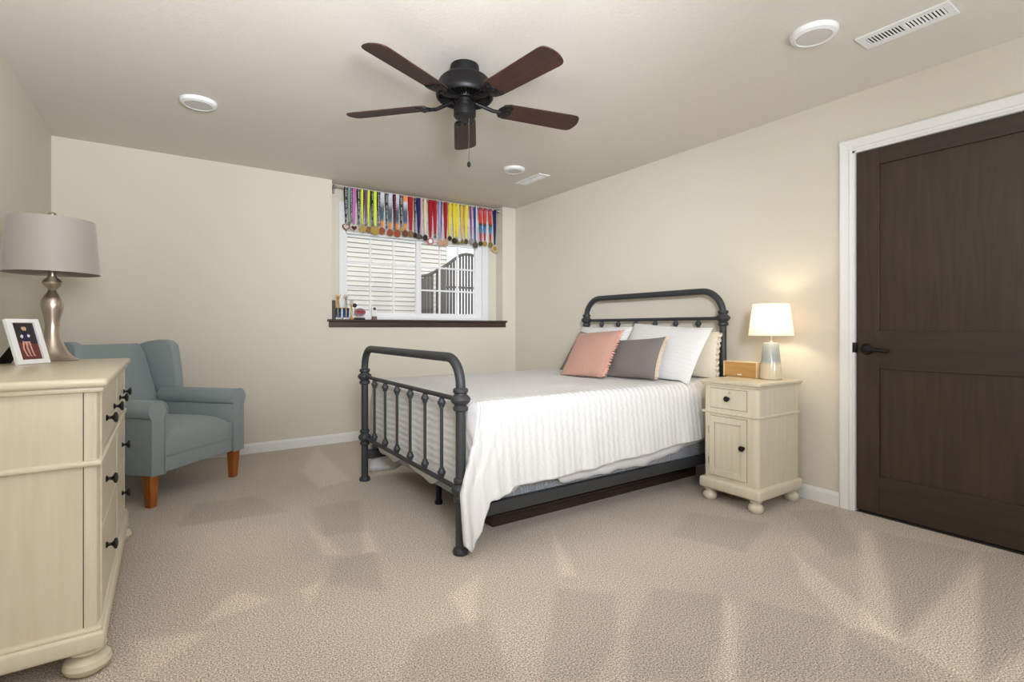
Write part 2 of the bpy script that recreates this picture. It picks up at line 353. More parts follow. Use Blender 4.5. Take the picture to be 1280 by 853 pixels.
# pleated blind pulled up at the head of the window
bl = MB(); zz = 2.0
while zz < 2.185:
    bl.prism([(D+ND+0.0, zz), (D+ND+0.028, zz), (D+ND+0.028, zz+0.011), (D+ND+0.002, zz+0.011), (D+ND-0.004, zz+0.0055)], 'x', WX0+0.012, WX1-0.012); zz += 0.012
blind = bl.box(WX0+0.01, WX1-0.01, D+ND-0.006, D+ND+0.028, 1.985, 2.0, 0.002).build('window_blind', white_m, smooth=0)
tag(at(blind, ((WX0+WX1)/2, D+ND, 1.985)), 'white pleated blind pulled up at the top of the window behind the medals', 'blind')

# ------------------------------------------------------------------ outside the window
struct(MB().box(-6, 16, D+0.30, 22, 0.55, 0.75).build('ground', ground_m, smooth=0))
siding_m = mat('cream_siding', (230, 226, 217), 0.7, bump=(80, 0.05))
HY = 7.1
house = thing('neighbour_house', 'cream lap-sided house wall seen outside through the window', 'house', (2.6, HY, 0.75))
sb = MB(); z = 0.80
while z < 4.2:
    sb.prism([(HY, z), (HY-0.034, z), (HY-0.026, z+0.054), (HY, z+0.054)], 'x', 0.2, 4.25); z += 0.066
sb.box(0.2, 4.25, HY, HY+0.1, 0.75, 4.2).build('siding', siding_m, house, smooth=0, world=True)
MB().box(4.24, 4.37, HY-0.04, HY+0.12, 0.75, 4.2, 0.004).build('corner_trim', vinyl_m, house, smooth=0, world=True)
gate_m = mat('weathered_grey_gate', (92, 88, 84), 0.7, vary=(5, (78, 75, 72), (8, 8, 1)))
GY = 6.1
gate = thing('garden_gate', 'grey picket gate with arched top outside the right half of the window', 'gate', (3.9, GY, 0.75))
def arch(x):
    pts = [(3.30, 1.715), (3.5, 1.755), (3.65, 1.835), (3.8, 1.93), (3.95, 2.045), (4.05, 2.07), (4.15, 2.065), (4.28, 2.03), (4.5, 1.96)]
    for (xa, za), (xb, zb) in zip(pts, pts[1:]):
        if xa <= x <= xb: return za+(zb-za)*(x-xa)/(xb-xa)
    return 1.7
MB().box(3.345, 3.45, GY-0.03, GY+0.04, 0.75, 1.71, 0.003).build('post', gate_m, gate, world=True)
MB().box(3.62, 3.74, GY-0.03, GY+0.04, 0.75, 1.86, 0.003).build('post', gate_m, gate, world=True)
x = 3.455
while x < 4.5:
    wk = 0.017 if x < 3.7 else 0.0125
    if not 3.585 < x < 3.765: MB().box(x-wk, x+wk, GY-0.011, GY+0.011, 0.8, arch(x), 0.002).build('picket', gate_m, gate, world=True)
    x += 0.046
MB().tube([(3.345+k*0.03, GY, arch(3.345+k*0.03)) for k in range(39)], 0.02, 8).build('top_rail', gate_m, gate, world=True)
MB().box(3.74, 4.5, GY-0.015, GY+0.015, 1.60, 1.625).build('middle_rail', gate_m, gate, world=True)
leaf_m = mat('dark_evergreen', (74, 84, 70), 0.8, vary=(14, (50, 60, 50)))
tb_ = MB()
for k in range(420):
    a = rnd.random()*2*PI; h = rnd.random(); rr = 0.55*(1-h)**0.7*(0.6+0.4*rnd.random())
    M_ = Matrix.Translation((6.15+rr*math.cos(a), 8.6+rr*math.sin(a), 0.8+h*1.6)) @ Euler((rnd.random()*6, rnd.random()*6, rnd.random()*6)).to_matrix().to_4x4()
    tb_.prism([(-.05, 0), (0, -.1), (.05, 0), (0, .1)], 'z', -0.004, 0.004, M=M_)
tb_.lathe([(0.07, 0.75), (0.03, 2.2), (0, 2.3)], (6.15, 8.6, 0), 8)
tag(at(tb_.build('evergreen_shrub', leaf_m, smooth=0), (6.15, 8.6, 0.75)), 'dark evergreen shrub outside behind the picket gate', 'shrub')

# ------------------------------------------------------------------ ceiling fixtures
lens_m = mat('frosted_lens', (205, 203, 200), 0.5)
def disc_light(x, y, label, r=0.1):
    t = thing('ceiling_light', label, 'ceiling light', (x, y, H), (PI, 0, 0), 'round disc lights on the ceiling')
    MB().lathe([(r, 0), (r, 0.008), (r*0.94, 0.02), (r*0.76, 0.026), (r*0.74, 0.022), (0, 0.022)], n=40).build('trim_ring', vinyl_m, t)
    MB().lathe([(r*0.745, 0.021), (r*0.7, 0.0245), (0, 0.026)], n=40).build('lens', lens_m, t)
    return t
disc_light(0.839, 3.63, 'round white disc light on the ceiling above the armchair, leftmost of three')
disc_light(3.16, 1.18, 'round white disc light on the ceiling beside the long air vent, nearest of three')
disc_light(3.156, 3.638, 'small looking white disc light on the ceiling near the medals, farthest of three', 0.094)
slot_m = mat('vent_shadow', (52, 50, 48), 0.8)
def vent(x, y, w, l, n, label):
    t = thing('ceiling_vent', label, 'vent', (x, y, H), (PI, 0, 0), 'air vents on the ceiling')
    fb_ = MB(); iw, il = w*0.5, l*0.42
    fb_.box(-w/2, -iw/2, -l/2, l/2, 0, 0.008, 0.002).box(iw/2, w/2, -l/2, l/2, 0, 0.008, 0.002)
    fb_.box(-iw/2, iw/2, -l/2, -il, 0, 0.008, 0.002).box(-iw/2, iw/2, il, l/2, 0, 0.008, 0.002).box(-iw/2, iw/2, -0.006, 0.006, 0, 0.008)
    fb_.build('frame', vinyl_m, t, smooth=0)
    MB().box(-iw/2, iw/2, -il, il, 0, 0.002).build('duct_opening', slot_m, t, smooth=0)
    for k in range(n):
        yy = -il+2*il*(k+0.5)/n; tl = 0.55 if yy < 0 else -0.55
        MB().box(-iw/2, iw/2, -0.0035, 0.0035, -0.002, 0.002, M=Matrix.Translation((0, yy, 0.005)) @ Matrix.Rotation(tl, 4, 'X')).build('slat', vinyl_m, t, smooth=0)
    return t
vent(3.447, 0.922, 0.142, 0.352, 22, 'long white slatted air vent on the ceiling above the door')
vent(3.47, 3.80, 0.125, 0.37, 22, 'white slatted air vent on the ceiling in the far right corner, smaller looking')

# ------------------------------------------------------------------ ceiling fan
FX, FY, BZ = 1.97, 2.358, 2.238
fan_m = mat('matte_black_bronze', (20, 19, 19), 0.45, metal=0.2, spec=0.35)
fan = thing('ceiling_fan', 'black ceiling fan with five walnut blades over the room', 'fan', (FX, FY, H), (0, 0, 0))
MB().lathe([(0.074, 0), (0.076, -0.02), (0.074, -0.055), (0, -0.055)], n=40).build('canopy', fan_m, fan)
MB().lathe([(0.0, -0.045), (0.086, -0.046), (0.094, -0.052), (0.124, -0.072), (0.134, -0.084), (0.137, -0.112), (0.146, -0.126), (0.151, -0.150), (0.149, -0.164), (0.143, -0.172), (0.136, -0.173), (0.132, -0.164), (0.10, -0.160), (0.0, -0.160)], n=56).build('motor_housing', fan_m, fan)
vb = MB()
for k in range(40):
    vb.box(0.06, 0.134, -0.0032, 0.0032, -0.006, 0.006, M=Matrix.Rotation(2*PI*k/40, 4, 'Z') @ Matrix.Translation((0, 0, -0.167)))
vb.build('vent_fins', fan_m, fan, smooth=0)
MB().lathe([(0, -0.158), (0.066, -0.158), (0.062, -0.176), (0.048, -0.180), (0.048, -0.196), (0.045, -0.198), (0.045, -0.212), (0.056, -0.218), (0.058, -0.228), (0.058, -0.262), (0.05, -0.272), (0, -0.276)], n=36).build('switch_housing', fan_m, fan)
chain = MB()
for k in range(46): chain.ball((0.018, -0.012, -0.275-k*0.005), 0.0023, seg=6)
chain = chain.build('pull_chain', mat('dull_chain', (84, 78, 72), 0.4, metal=0.7), fan)
MB().lathe([(0, 0.012), (0.006, 0.009), (0.010, 0), (0.009, -0.012), (0, -0.02)], (0.018, -0.012, -0.51), 14).build('chain_knob', black_m, chain)
def blade(ang):
    hub_z = BZ-H
    M = Matrix.Rotation(ang, 4, 'Z') @ Matrix.Translation((0, 0, hub_z)) @ Matrix.Rotation(R(-12), 4, 'X')
    pr = [(0.205, -0.05), (0.235, -0.062), (0.40, -0.066), (0.62, -0.071), (0.640, -0.068), (0.652, -0.060), (0.660, -0.048), (0.668, -0.024), (0.671, 0), (0.668, 0.024), (0.660, 0.048), (0.652, 0.060), (0.640, 0.068), (0.62, 0.071), (0.40, 0.066), (0.235, 0.062), (0.205, 0.05)]
    bl_ = MB().prism(pr, 'z', 0.0, 0.006, 0.0015).build('blade', blade_m, fan, smooth=0)
    ch = bl_; ch.matrix_local = M
    ib = MB()
    ib.tube([(0.06, 0, 0.02), (0.11, 0, 0.006), (0.16, 0, -0.008), (0.20, 0, -0.006)], [0.011, 0.010, 0.010, 0.010], 10)
    outer = [(0.19+0.05*(1-math.cos(t)), 0.05*math.sin(t)) for t in [PI*k/12-PI/2 for k in range(13)]]
    ib.prism([(0.185, -0.02), (0.2, -0.045), (0.235, -0.055), (0.262, -0.05), (0.25, -0.022), (0.262, 0), (0.25, 0.022), (0.262, 0.05), (0.235, 0.055), (0.2, 0.045), (0.185, 0.02)], 'z', -0.007, 0.0, 0.002)
    for yy in (-0.034, 0, 0.034): ib.ball((0.238, yy, -0.007), 0.006, seg=8)
    ib.build('blade_iron', fan_m, bl_)
for k in range(5): blade(3.574+k*2*PI/5)
# ------------------------------------------------------------------ bed
BX0, BX1, BY0, BY1 = 1.83, 3.915, 2.145, 3.55     # post centres
bed = thing('bed', 'charcoal metal bed frame with arched headboard and footboard against the right wall', 'bed', (2.87, 2.85, 0))
def collar(bm, x, y, z, k=1.0):
    bm.lathe([(0.0235, -0.054), (0.031*k, -0.052), (0.036*k, -0.046), (0.036*k, -0.034), (0.029*k, -0.026), (0.030*k, -0.022), (0.044*k, -0.010), (0.048*k, 0.002), (0.044*k, 0.014), (0.030*k, 0.026), (0.029*k, 0.031), (0.036*k, 0.038), (0.036*k, 0.050), (0.031*k, 0.056), (0.0235, 0.058)], (x, y, z), 24)
def arch_path(x, zt, r=0.14, y0=BY0, y1=BY1, zb=0.02):
    p = [(x, y0, zb), (x, y0, zt-r)]
    p += [(x, y0+r-r*math.cos(t), zt-r+r*math.sin(t)) for t in [PI/2*k/10 for k in range(1, 11)]]
    p += [(x, y1-r+r*math.sin(t), zt-r+r*math.cos(t)) for t in [PI/2*k/10 for k in range(0, 11)]]
    return p+[(x, y1, zb)]
def end_board(name, x, zt, zu, zl, spin0, spin1, feet, r):
    o = MB().tube(arch_path(x, zt, r), 0.0235, 18).build(name, bed_m, bed, world=True)
    for z in (zu, zl): MB().tube([(x, BY0, z), (x, BY1, z)], 0.0125, 12).build('rail', bed_m, o, world=True)
    for y in (BY0, BY1):
        for z in (zu, zl):
            b = MB(); collar(b, x, y, z, 1.0 if z == zu else 0.92); b.build('collar', bed_m, o, world=True)
        MB().lathe([(0, 0), (0.036, 0), (0.038, 0.012), (0.034, 0.024), (0.024, 0.032)], (x, y, 0), 20).build('foot', bed_m, o, world=True)
    for k in range(6):
        y = BY0+(BY1-BY0)*(k+1)/7
        b = MB().tube([(x, y, zl), (x, y, zu)], 0.0085, 10)
        for z in (zl+0.036, zu-0.036):
            b.lathe([(0.0085, -0.026), (0.014, -0.022), (0.014, -0.015), (0.020, -0.006), (0.0215, 0), (0.020, 0.006), (0.014, 0.015), (0.014, 0.022), (0.0085, 0.026)], (x, y, z), 14)
        b.build('spindle', bed_m, o, world=True)
    return o
end_board('footboard', BX0, 0.925, 0.728, 0.302, 0, 0, True, 0.13)
end_board('headboard', BX1, 1.335, 1.137, 0.302, 0, 0, True, 0.17)
for y in (BY0+0.0, BY1-0.0):
    MB().box(BX0, BX1, y-0.018, y+0.018, 0.152, 0.212, 0.003).build('side_rail', bed_m, bed, smooth=0, world=True)
    
for x in (2.05, 2.85, 3.6):
    b = MB().box(x-0.02, x+0.02, BY0, BY1, 0.165, 0.19); b.build('cross_slat', black_m, bed, smooth=0, world=True)
    MB().lathe([(0, 0), (0.024, 0), (0.024, 0.02), (0.017, 0.026), (0.017, 0.17), (0, 0.17)], (x, 2.83, 0), 16).build('support_leg', black_m, bed, world=True)

# box spring with a swirled ticking
tick_m = bpy.data.materials.new('blue_grey_ticking'); tick_m.use_nodes = True; nt, b = nodes_of(tick_m)
tc = nt.nodes.new('ShaderNodeTexCoord'); vo = nt.nodes.new('ShaderNodeTexVoronoi'); vo.inputs['Scale'].default_value = 9
nt.links.new(tc.outputs['Object'], vo.inputs['Vector'])
mm = nt.nodes.new('ShaderNodeMath'); mm.operation = 'SINE'; mu = nt.nodes.new('ShaderNodeMath'); mu.operation = 'MULTIPLY'; mu.inputs[1].default_value = 45
nt.links.new(vo.outputs['Distance'], mu.inputs[0]); nt.links.new(mu.outputs[0], mm.inputs[0])
r_ = nt.nodes.new('ShaderNodeValToRGB'); e = r_.color_ramp.elements
e[0].position = 0.55; e[0].color = rgba((146, 150, 156)); e[1].position = 0.95; e[1].color = rgba((186, 186, 184))
nt.links.new(mm.outputs[0], r_.inputs[0]); nt.links.new(r_.outputs[0], b.inputs['Base Color']); b.inputs['Roughness'].default_value = 0.85
bs = MB().box(1.915, 3.86, 2.17, 3.525, 0.192, 0.415, 0.02, 3).build('box_spring', tick_m)
tag(at(bs, (2.87, 2.85, 0.192)), 'blue-grey patterned box spring showing between the metal side rail and the white bedding', 'box spring')
sheet_m = mat('white_cotton', (232, 231, 230), 0.9, bump=(240, 0.05), spec=0.2)
mt = MB().box(1.914, 3.865, 2.165, 3.53, 0.416, 0.672, 0.05, 4).build('mattress', sheet_m)
tag(at(mt, (2.87, 2.85, 0.416)), 'thick white mattress lying under the quilted coverlet on the bed', 'mattress')
# sheet hanging below the coverlet
def lerp_pts(pts, x):
    if x <= pts[0][0]: return pts[0][1]
    for (xa, za), (xb, zb) in zip(pts, pts[1:]):
        if x <= xb:
            t = (x-xa)/(xb-xa); t = t*t*(3-2*t); return za+(zb-za)*t
    return pts[-1][1]
rows = []
for k in range(90):
    x = 1.95+1.9*k/89
    hem = lerp_pts([(1.95, 0.27), (2.12, 0.235), (2.22, 0.30), (2.38, 0.30), (2.45, 0.232), (2.65, 0.228), (2.9, 0.235), (3.1, 0.228), (3.35, 0.262), (3.6, 0.30), (3.85, 0.33)], x)+0.004*math.sin(x*40)
    row = []
    for j in range(12):
        t = j/11; row.append((x, 2.160-0.018*t-0.006*math.sin(x*23)*t, 0.60+(hem-0.60)*t))
    rows.append(row)
rows2 = []
for k in range(70):
    y = 2.17+1.35*k/69
    hem = 0.222+0.022*math.sin(y*11.0)+0.012*math.sin(y*23+1)-0.05*max(0, 2.4-y)
    rows2.append([(1.911-0.006*j/9-0.003*math.sin(y*30)*j/9, y, 0.60+(hem-0.60)*j/9) for j in range(10)])
sh = MB().grid(rows).grid(rows2).build('bed_sheet', sheet_m, smooth=60)
sh.modifiers.new('thick', 'SOLIDIFY').thickness = 0.003
tag(at(sh, (2.87, 2.2, 0.4)), 'plain white sheet hanging out below the hem of the quilted coverlet', 'sheet')

# coverlet
cov_m = bpy.data.materials.new('white_quilted_cotton'); cov_m.use_nodes = True; nt, b = nodes_of(cov_m)
b.inputs['Base Color'].default_value = rgba((222, 221, 219)); b.inputs['Roughness'].default_value = 0.9; b.inputs['Specular IOR Level'].default_value = 0.2
uv = nt.nodes.new('ShaderNodeUVMap'); wv = nt.nodes.new('ShaderNodeTexWave'); wv.inputs['Scale'].default_value = 7.5; wv.inputs['Distortion'].default_value = 2.4
wv.inputs['Detail'].default_value = 2; wv.inputs['Detail Scale'].default_value = 3
nz = nt.nodes.new('ShaderNodeTexNoise'); nz.inputs['Scale'].default_value = 45; nz.inputs['Detail'].default_value = 3
nt.links.new(uv.outputs[0], wv.inputs['Vector']); nt.links.new(uv.outputs[0], nz.inputs['Vector'])
ad = nt.nodes.new('ShaderNodeMath'); ad.operation = 'MULTIPLY_ADD'; ad.inputs[1].default_value = 0.8
nt.links.new(nz.outputs['Fac'], ad.inputs[0]); nt.links.new(wv.outputs['Fac'], ad.inputs[2])
bp = nt.nodes.new('ShaderNodeBump'); bp.inputs['Strength'].default_value = 0.36; bp.inputs['Distance'].default_value = 0.007
nt.links.new(ad.outputs[0], bp.inputs['Height']); nt.links.new(bp.outputs[0], b.inputs['Normal'])
def pnoise(x, y): return math.sin(x*7.1+1.3*math.sin(y*5.3))*0.5+math.sin(y*9.7+x*3.1+0.7)*0.3+math.sin(x*17.3-y*4.2)*0.2
cb = bmesh.new(); uvl = cb.loops.layers.uv.new('UVMap')
def sheet(fn, nu, nv):
    """fn(u, v) -> (point, uv)"""
    V = [[fn(i/(nu-1), j/(nv-1)) for j in range(nv)] for i in range(nu)]
    P = [[cb.verts.new(p) for p, q in row] for row in V]
    for i in range(nu-1):
        for j in range(nv-1):
            f = cb.faces.new((P[i][j], P[i+1][j], P[i+1][j+1], P[i][j+1]))
            for l, (a, c) in zip(f.loops, ((i, j), (i+1, j), (i+1, j+1), (i, j+1))): l[uvl].uv = V[a][c][1]
TZ = 0.705; YN, YF = 2.15, 3.545
def top(u, v):
    x = 1.93+(3.845-1.93)*u; y = YN+0.035+(YF-YN-0.07)*v
    edge = min(v, 1-v)*2; dz = 0.0
    return Vector((x, y, TZ+dz+0.005*pnoise(x, y)*min(1, edge*8)*min(1, u*20))), (x, y)
sheet(top, 150, 70)
def hem_n(x):
    return lerp_pts([(1.80, 0.075), (1.825, 0.042), (1.855, 0.03), (1.885, 0.09), (1.92, 0.20), (1.955, 0.243), (2.05, 0.255), (2.10, 0.285), (2.36, 0.285), (2.7, 0.297), (2.96, 0.311), (3.5, 0.336), (3.85, 0.345)], x)
def near(u, v):
    xh = 1.80+(3.845-1.80)*u                         # at the hem
    xt = 1.93+(3.845-1.93)*u                         # at the top edge
    s = v*v*(3-2*v); x = xt+(xh-xt)*min(1, s*1.35)
    t = v
    if t < 0.18:
        a = t/0.18*PI/2; y = YN+0.035-0.062*math.sin(a); z = TZ-0.070*(1-math.cos(a))
    else:
        q = (t-0.18)/0.82; y = YN-0.027-0.035*q; z = TZ-0.07+(hem_n(xh)-TZ+0.07)*q
        fade = q*(0.4+0.6*q)
        y -= 0.008*fade*math.sin(x*17+1.5*math.sin(x*5))+0.0035*fade*math.sin(x*43+2*math.sin(x*3))
        k = max(0, 1-(xh-1.80)/0.30)
        y -= k*fade*(0.030+0.020*math.sin(xh*70))
    z += 0.003*pnoise(x*2, z*3)*min(1, v*8)
    return Vector((x, y, z)), (x, -v*0.55)
sheet(near, 170, 46)
def far(u, v):
    x = 1.888+(3.845-1.888)*u if v > 0.3 else (1.93+(1.888-1.93)*v/0.3)*(1-u)+3.845*u
    hem = lerp_pts([(1.888, 0.035), (2.05, 0.03), (2.15, 0.06), (2.4, 0.22), (2.6, 0.25)], x)
    if v < 0.18:
        a = v/0.18*PI/2; y = YF-0.035+0.062*math.sin(a); z = TZ-0.070*(1-math.cos(a))
    else:
        q = (v-0.18)/0.82; y = YF+0.027+0.03*q+0.012*q*math.sin(x*17); z = TZ-0.07+(hem-TZ+0.07)*q
    return Vector((x, y, z)), (x, 1.4+v*0.55)
sheet(far, 90, 26)
def foot(u, v):
    y = YN+0.035+(YF-YN-0.07)*u
    hem = 0.262+0.010*math.sin(y*9)-0.03*max(0, 1-(y-2.18)/0.3)
    if v < 0.16:
        a = v/0.16*PI/2; x = 1.93-0.046*math.sin(a); z = TZ-0.065*(1-math.cos(a))
    else:
        q = (v-0.16)/0.84; x = 1.884-0.002*q-0.004*q*math.sin(y*24+2*math.sin(y*7)); z = TZ-0.065+(hem-TZ+0.065)*q
    return Vector((x, y, z)), (1.93-v*0.5, y)
sheet(foot, 100, 34)
def corner(u, v):                                    # the fold joining side flap and foot flap at the near corner
    p0, q0 = near(0, v); p1, q1 = foot(0, v)
    c_ = Vector((max(p0.x, 1.895), min(p0.y, 2.105), p0.z)); m_ = p0.lerp(c_, u).lerp(c_.lerp(p1, u), u)
    if m_.y > 2.116: m_.z = max(m_.z, 0.226+0.02*u)
    return m_, (q0[0]-u*0.05, q0[1])
sheet(corner, 12, 46)
def cornerf(u, v):
    p0, q0 = far(0, v); p1, q1 = foot(1, v)
    c_ = Vector((1.892, max(p0.y, 3.585), p0.z)); m_ = p0.lerp(c_, u).lerp(c_.lerp(p1, u), u)
    if m_.y < 3.580: m_.z = max(m_.z, 0.226+0.02*u)
    return m_, (q0[0]-u*0.05, q0[1])
sheet(cornerf, 12, 26)
bmesh.ops.remove_doubles(cb, verts=cb.verts, dist=0.0015)
bmesh.ops.recalc_face_normals(cb, faces=cb.faces)
me = bpy.data.meshes.new('coverlet'); cb.to_mesh(me); cb.free(); me.materials.append(cov_m)
me.polygons.foreach_set('use_smooth', [True]*len(me.polygons))
cov = bpy.data.objects.new('coverlet', me); C.objects.link(cov)
sm = cov.modifiers.new('thick', 'SOLIDIFY'); sm.thickness = 0.006; sm.offset = 1
tag(at(cov, (2.87, 2.85, TZ)), 'white quilted cotton coverlet draped over the bed, one corner drooping to the carpet', 'coverlet')
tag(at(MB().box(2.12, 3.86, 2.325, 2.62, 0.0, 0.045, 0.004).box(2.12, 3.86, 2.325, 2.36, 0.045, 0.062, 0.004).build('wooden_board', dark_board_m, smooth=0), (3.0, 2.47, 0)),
    'long dark wooden board lying on the carpet under the bed', 'board')

# ------------------------------------------------------------------ pillows
def fabric(name, col, scale=220, strength=0.25, col2=None, rough=0.9):
    m = mat(name, col, rough, bump=(scale, strength), spec=0.15, sheen=0.1)
    if col2: m = mat(name, col, rough, bump=(scale, strength), vary=(scale*0.6, col2), spec=0.15, sheen=0.1)
    return m
pink_m = fabric('pink_linen', (192, 150, 134), 260, 0.35, (177, 136, 120))
fringe_m = fabric('cream_fringe', (222, 204, 180), 300, 0.4)
pinkfr_m = fabric('pink_fringe', (222, 168, 150), 300, 0.4)
greyp_m = fabric('grey_linen', (126, 118, 112), 260, 0.3, (116, 108, 103))
sham_m = bpy.data.materials.new('white_sham'); sham_m.use_nodes = True; nt, b = nodes_of(sham_m)
b.inputs['Base Color'].default_value = rgba((222, 221, 219)); b.inputs['Roughness'].default_value = 0.9; b.inputs['Specular IOR Level'].default_value = 0.2
tc = nt.nodes.new('ShaderNodeTexCoord'); wv = nt.nodes.new('ShaderNodeTexWave'); wv.bands_direction = 'Z'; wv.inputs['Scale'].default_value = 11; wv.inputs['Distortion'].default_value = 2.5; wv.inputs['Detail Scale'].default_value = 2
nt.links.new(tc.outputs['Object'], wv.inputs['Vector']); bp = nt.nodes.new('ShaderNodeBump'); bp.inputs['Strength'].default_value = 0.3; bp.inputs['Distance'].default_value = 0.006
nt.links.new(wv.outputs['Fac'], bp.inputs['Height']); nt.links.new(bp.outputs[0], b.inputs['Normal'])
creamp_m = fabric('cream_linen', (226, 216, 196), 120, 0.3)
def pillow_bm(w, h, t, pinch=0.06, n=28, seed=0, flange=0.0):
    """cushion standing in the xz plane, base at z=0, front towards -y"""
    r = random.Random(seed); ph = [r.random()*6 for _ in range(6)]
    bm = MB()
    for s in (-1, 1):
        rows = []
        for j in range(n+1):
            v = -1+2*j/n; row = []
            for i in range(n+1):
                u = -1+2*i/n
                k = max(0, (1-abs(u)**2.6)*(1-abs(v)**2.6))**0.55
                # edges bow in between the corners
                x = u*w/2*(1-pinch*(1-v*v)*abs(u)**3); z = v*h/2*(1-pinch*(1-u*u)*abs(v)**3)
                wr = 0.05*math.sin(5*u+ph[0]+2*v)*math.sin(4*v+ph[1])+0.04*math.sin(11*u*v+ph[2])
                y = s*t/2*k*(1+wr)
                row.append((x, y, z+h/2))
            rows.append(row)
        bm.grid(rows)
    return bm
def edge_fringe(side, w, h, n, ln, pinch, seed, both=False):
    r = random.Random(seed); b = MB()
    for sg in side:
        for k in range(n):
            v = -0.97+1.94*(k+0.5)/n
            x = sg*w/2*(1-pinch*(1-v*v)); z = v*h/2+h/2
            a = (r.random()-0.5)*0.9
            b.tube([(x-sg*0.006, -0.004, z), (x+sg*ln*0.5, -0.006+0.006*r.random(), z+a*0.008), (x+sg*ln, (r.random()-0.5)*0.012, z+a*0.018)], [0.005, 0.0045, 0.003], 6)
    return b
def pillow(name, label, loc, rot, w, h, t, m, pinch, seed, cat='pillow', fr=None, group=None):
    o = pillow_bm(w, h, t, pinch, seed=seed).build(name, m, smooth=70, weld=True, recalc=True)
    o.location = loc; o.rotation_euler = rot; tag(o, label, cat, group)
    Mx = full(o)                                     # the underside settles on the coverlet
    Mi = Mx.inverted()
    for v in o.data.vertices:
        p = Mx @ v.co; zl = ZB if p.y > 2.20 else ZB+0.003-0.36*(2.20-p.y)
        if p.z < zl: p.z = zl+0.002; v.co = Mi @ p
    if fr: edge_fringe(fr[0], w, h, fr[1], fr[2], pinch, seed).build('fringe', fr[3], o, smooth=60)
    return o
ZB = TZ+0.013
g = 'pillows piled at the headboard'
pillow('bed_pillow', 'cream pillow with a ruffled edge standing behind the right white sham', (3.815, 2.45, ZB-0.004), (R(-3), R(2), R(-90)), 0.64, 0.34, 0.11, creamp_m, 0.05, 11, group=g)
fl = bpy.data.objects['bed_pillow']; rows = []
for k in range(61):
    v = -0.95+1.9*k/60; xe = 0.32*(1-0.05*(1-v*v))
    rows.append([(xe-0.008+0.030*j/5, 0.010*(j/5)*math.sin(k*0.9)+0.004*(j/5)*math.sin(k*2.3), v*0.17+0.17) for j in range(6)])
rf = MB().grid(rows).build('ruffle', creamp_m, fl, smooth=70); rf.modifiers.new('thick', 'SOLIDIFY').thickness = 0.003
pillow('pillow_sham', 'large white quilted pillow sham at the nightstand end of the bed', (3.50, 2.475, ZB-0.015), (R(-32), R(3), R(-90)), 0.70, 0.455, 0.13, sham_m, 0.04, 3, group=g)
pillow('pillow_sham', 'large white quilted pillow sham on the window side, half hidden behind the pink pillow', (3.56, 3.155, ZB-0.01), (R(-30), R(0), R(-90)), 0.62, 0.43, 0.13, sham_m, 0.04, 5, group=g)
pillow('throw_pillow', 'grey linen pillow showing as a sliver behind the left edge of the pink pillow', (3.38, 3.095, ZB-0.01), (R(-33), R(4), R(-92)), 0.42, 0.38, 0.09, greyp_m, 0.06, 7, group=g)
pillow('throw_pillow', 'grey linen lumbar pillow with a cream fringed end, right of the pink pillow', (3.352, 2.515, ZB-0.01), (R(-29), R(-4), R(-86)), 0.48, 0.33, 0.11, greyp_m, 0.10, 8, group=g, fr=((1,), 44, 0.018, fringe_m))
pillow('throw_pillow', 'square pink throw pillow with fringed side edges at the front of the pile', (3.165, 2.795, ZB-0.01), (R(-39), R(-4), R(-80)), 0.41, 0.43, 0.12, pink_m, 0.06, 9, group=g, fr=((1,), 30, 0.020, pinkfr_m))

# ------------------------------------------------------------------ nightstand
def bun(r, h): return [(0, 0), (r*0.62, 0), (r*0.9, h*0.14), (r, h*0.33), (r*0.93, h*0.52), (r*0.66, h*0.66), (r*0.52, h*0.72), (r*0.55, h*0.78), (r*0.78, h*0.83), (r*0.8, h*0.92), (r*0.62, h), (0, h)]
def knob_prof(k=1.0): return [(0.0, 0), (0.009*k, 0), (0.010*k, 0.003*k), (0.005*k, 0.006*k), (0.0045*k, 0.012*k), (0.007*k, 0.016*k), (0.014*k, 0.0195*k), (0.0165*k, 0.023*k), (0.015*k, 0.027*k), (0.007*k, 0.0295*k), (0, 0.03*k)]
def body_shell(bm, x0, x1, y0, y1, z0, z1, r):
    bm.box(x0, x1, y0, y1, z0, z1, r, 5, vert_only=True)
ns = thing('nightstand', 'cream painted nightstand with one drawer and a cupboard door beside the bed', 'nightstand', (3.72, 1.812, 0))
nx0, nx1, ny0, ny1 = 3.478, 3.935, 1.632, 1.99
b = MB(); body_shell(b, nx0, nx1, ny0, ny1, 0.12, 0.725, 0.022); b.build('body', cream_m, ns, world=True)
MB().box(3.455, 3.945, 1.612, 2.010, 0.728, 0.750, 0.009, 3).box(3.466, 3.94, 1.623, 1.999, 0.716, 0.729, 0.004).build('top', creamtop_m, ns, world=True)
MB().box(nx0-0.009, nx1, ny0-0.009, ny1+0.009, 0.543, 0.558, 0.006, 3).build('moulding', cream_m, ns, world=True)
MB().box(nx0-0.024, nx1+0.003, ny0-0.022, ny1+0.022, 0.075, 0.142, 0.016, 3).build('plinth', cream_m, ns, world=True)
for x in (nx0+0.022, nx1-0.04):
    for y in (ny0+0.028, ny1-0.028): MB().lathe(bun(0.042, 0.078), (x, y, 0), 24).build('bun_foot', cream_m, ns, world=True)
glaze_m = mat('brown_glaze', (96, 76, 52), 0.6)
dk = knob_prof(1.05)
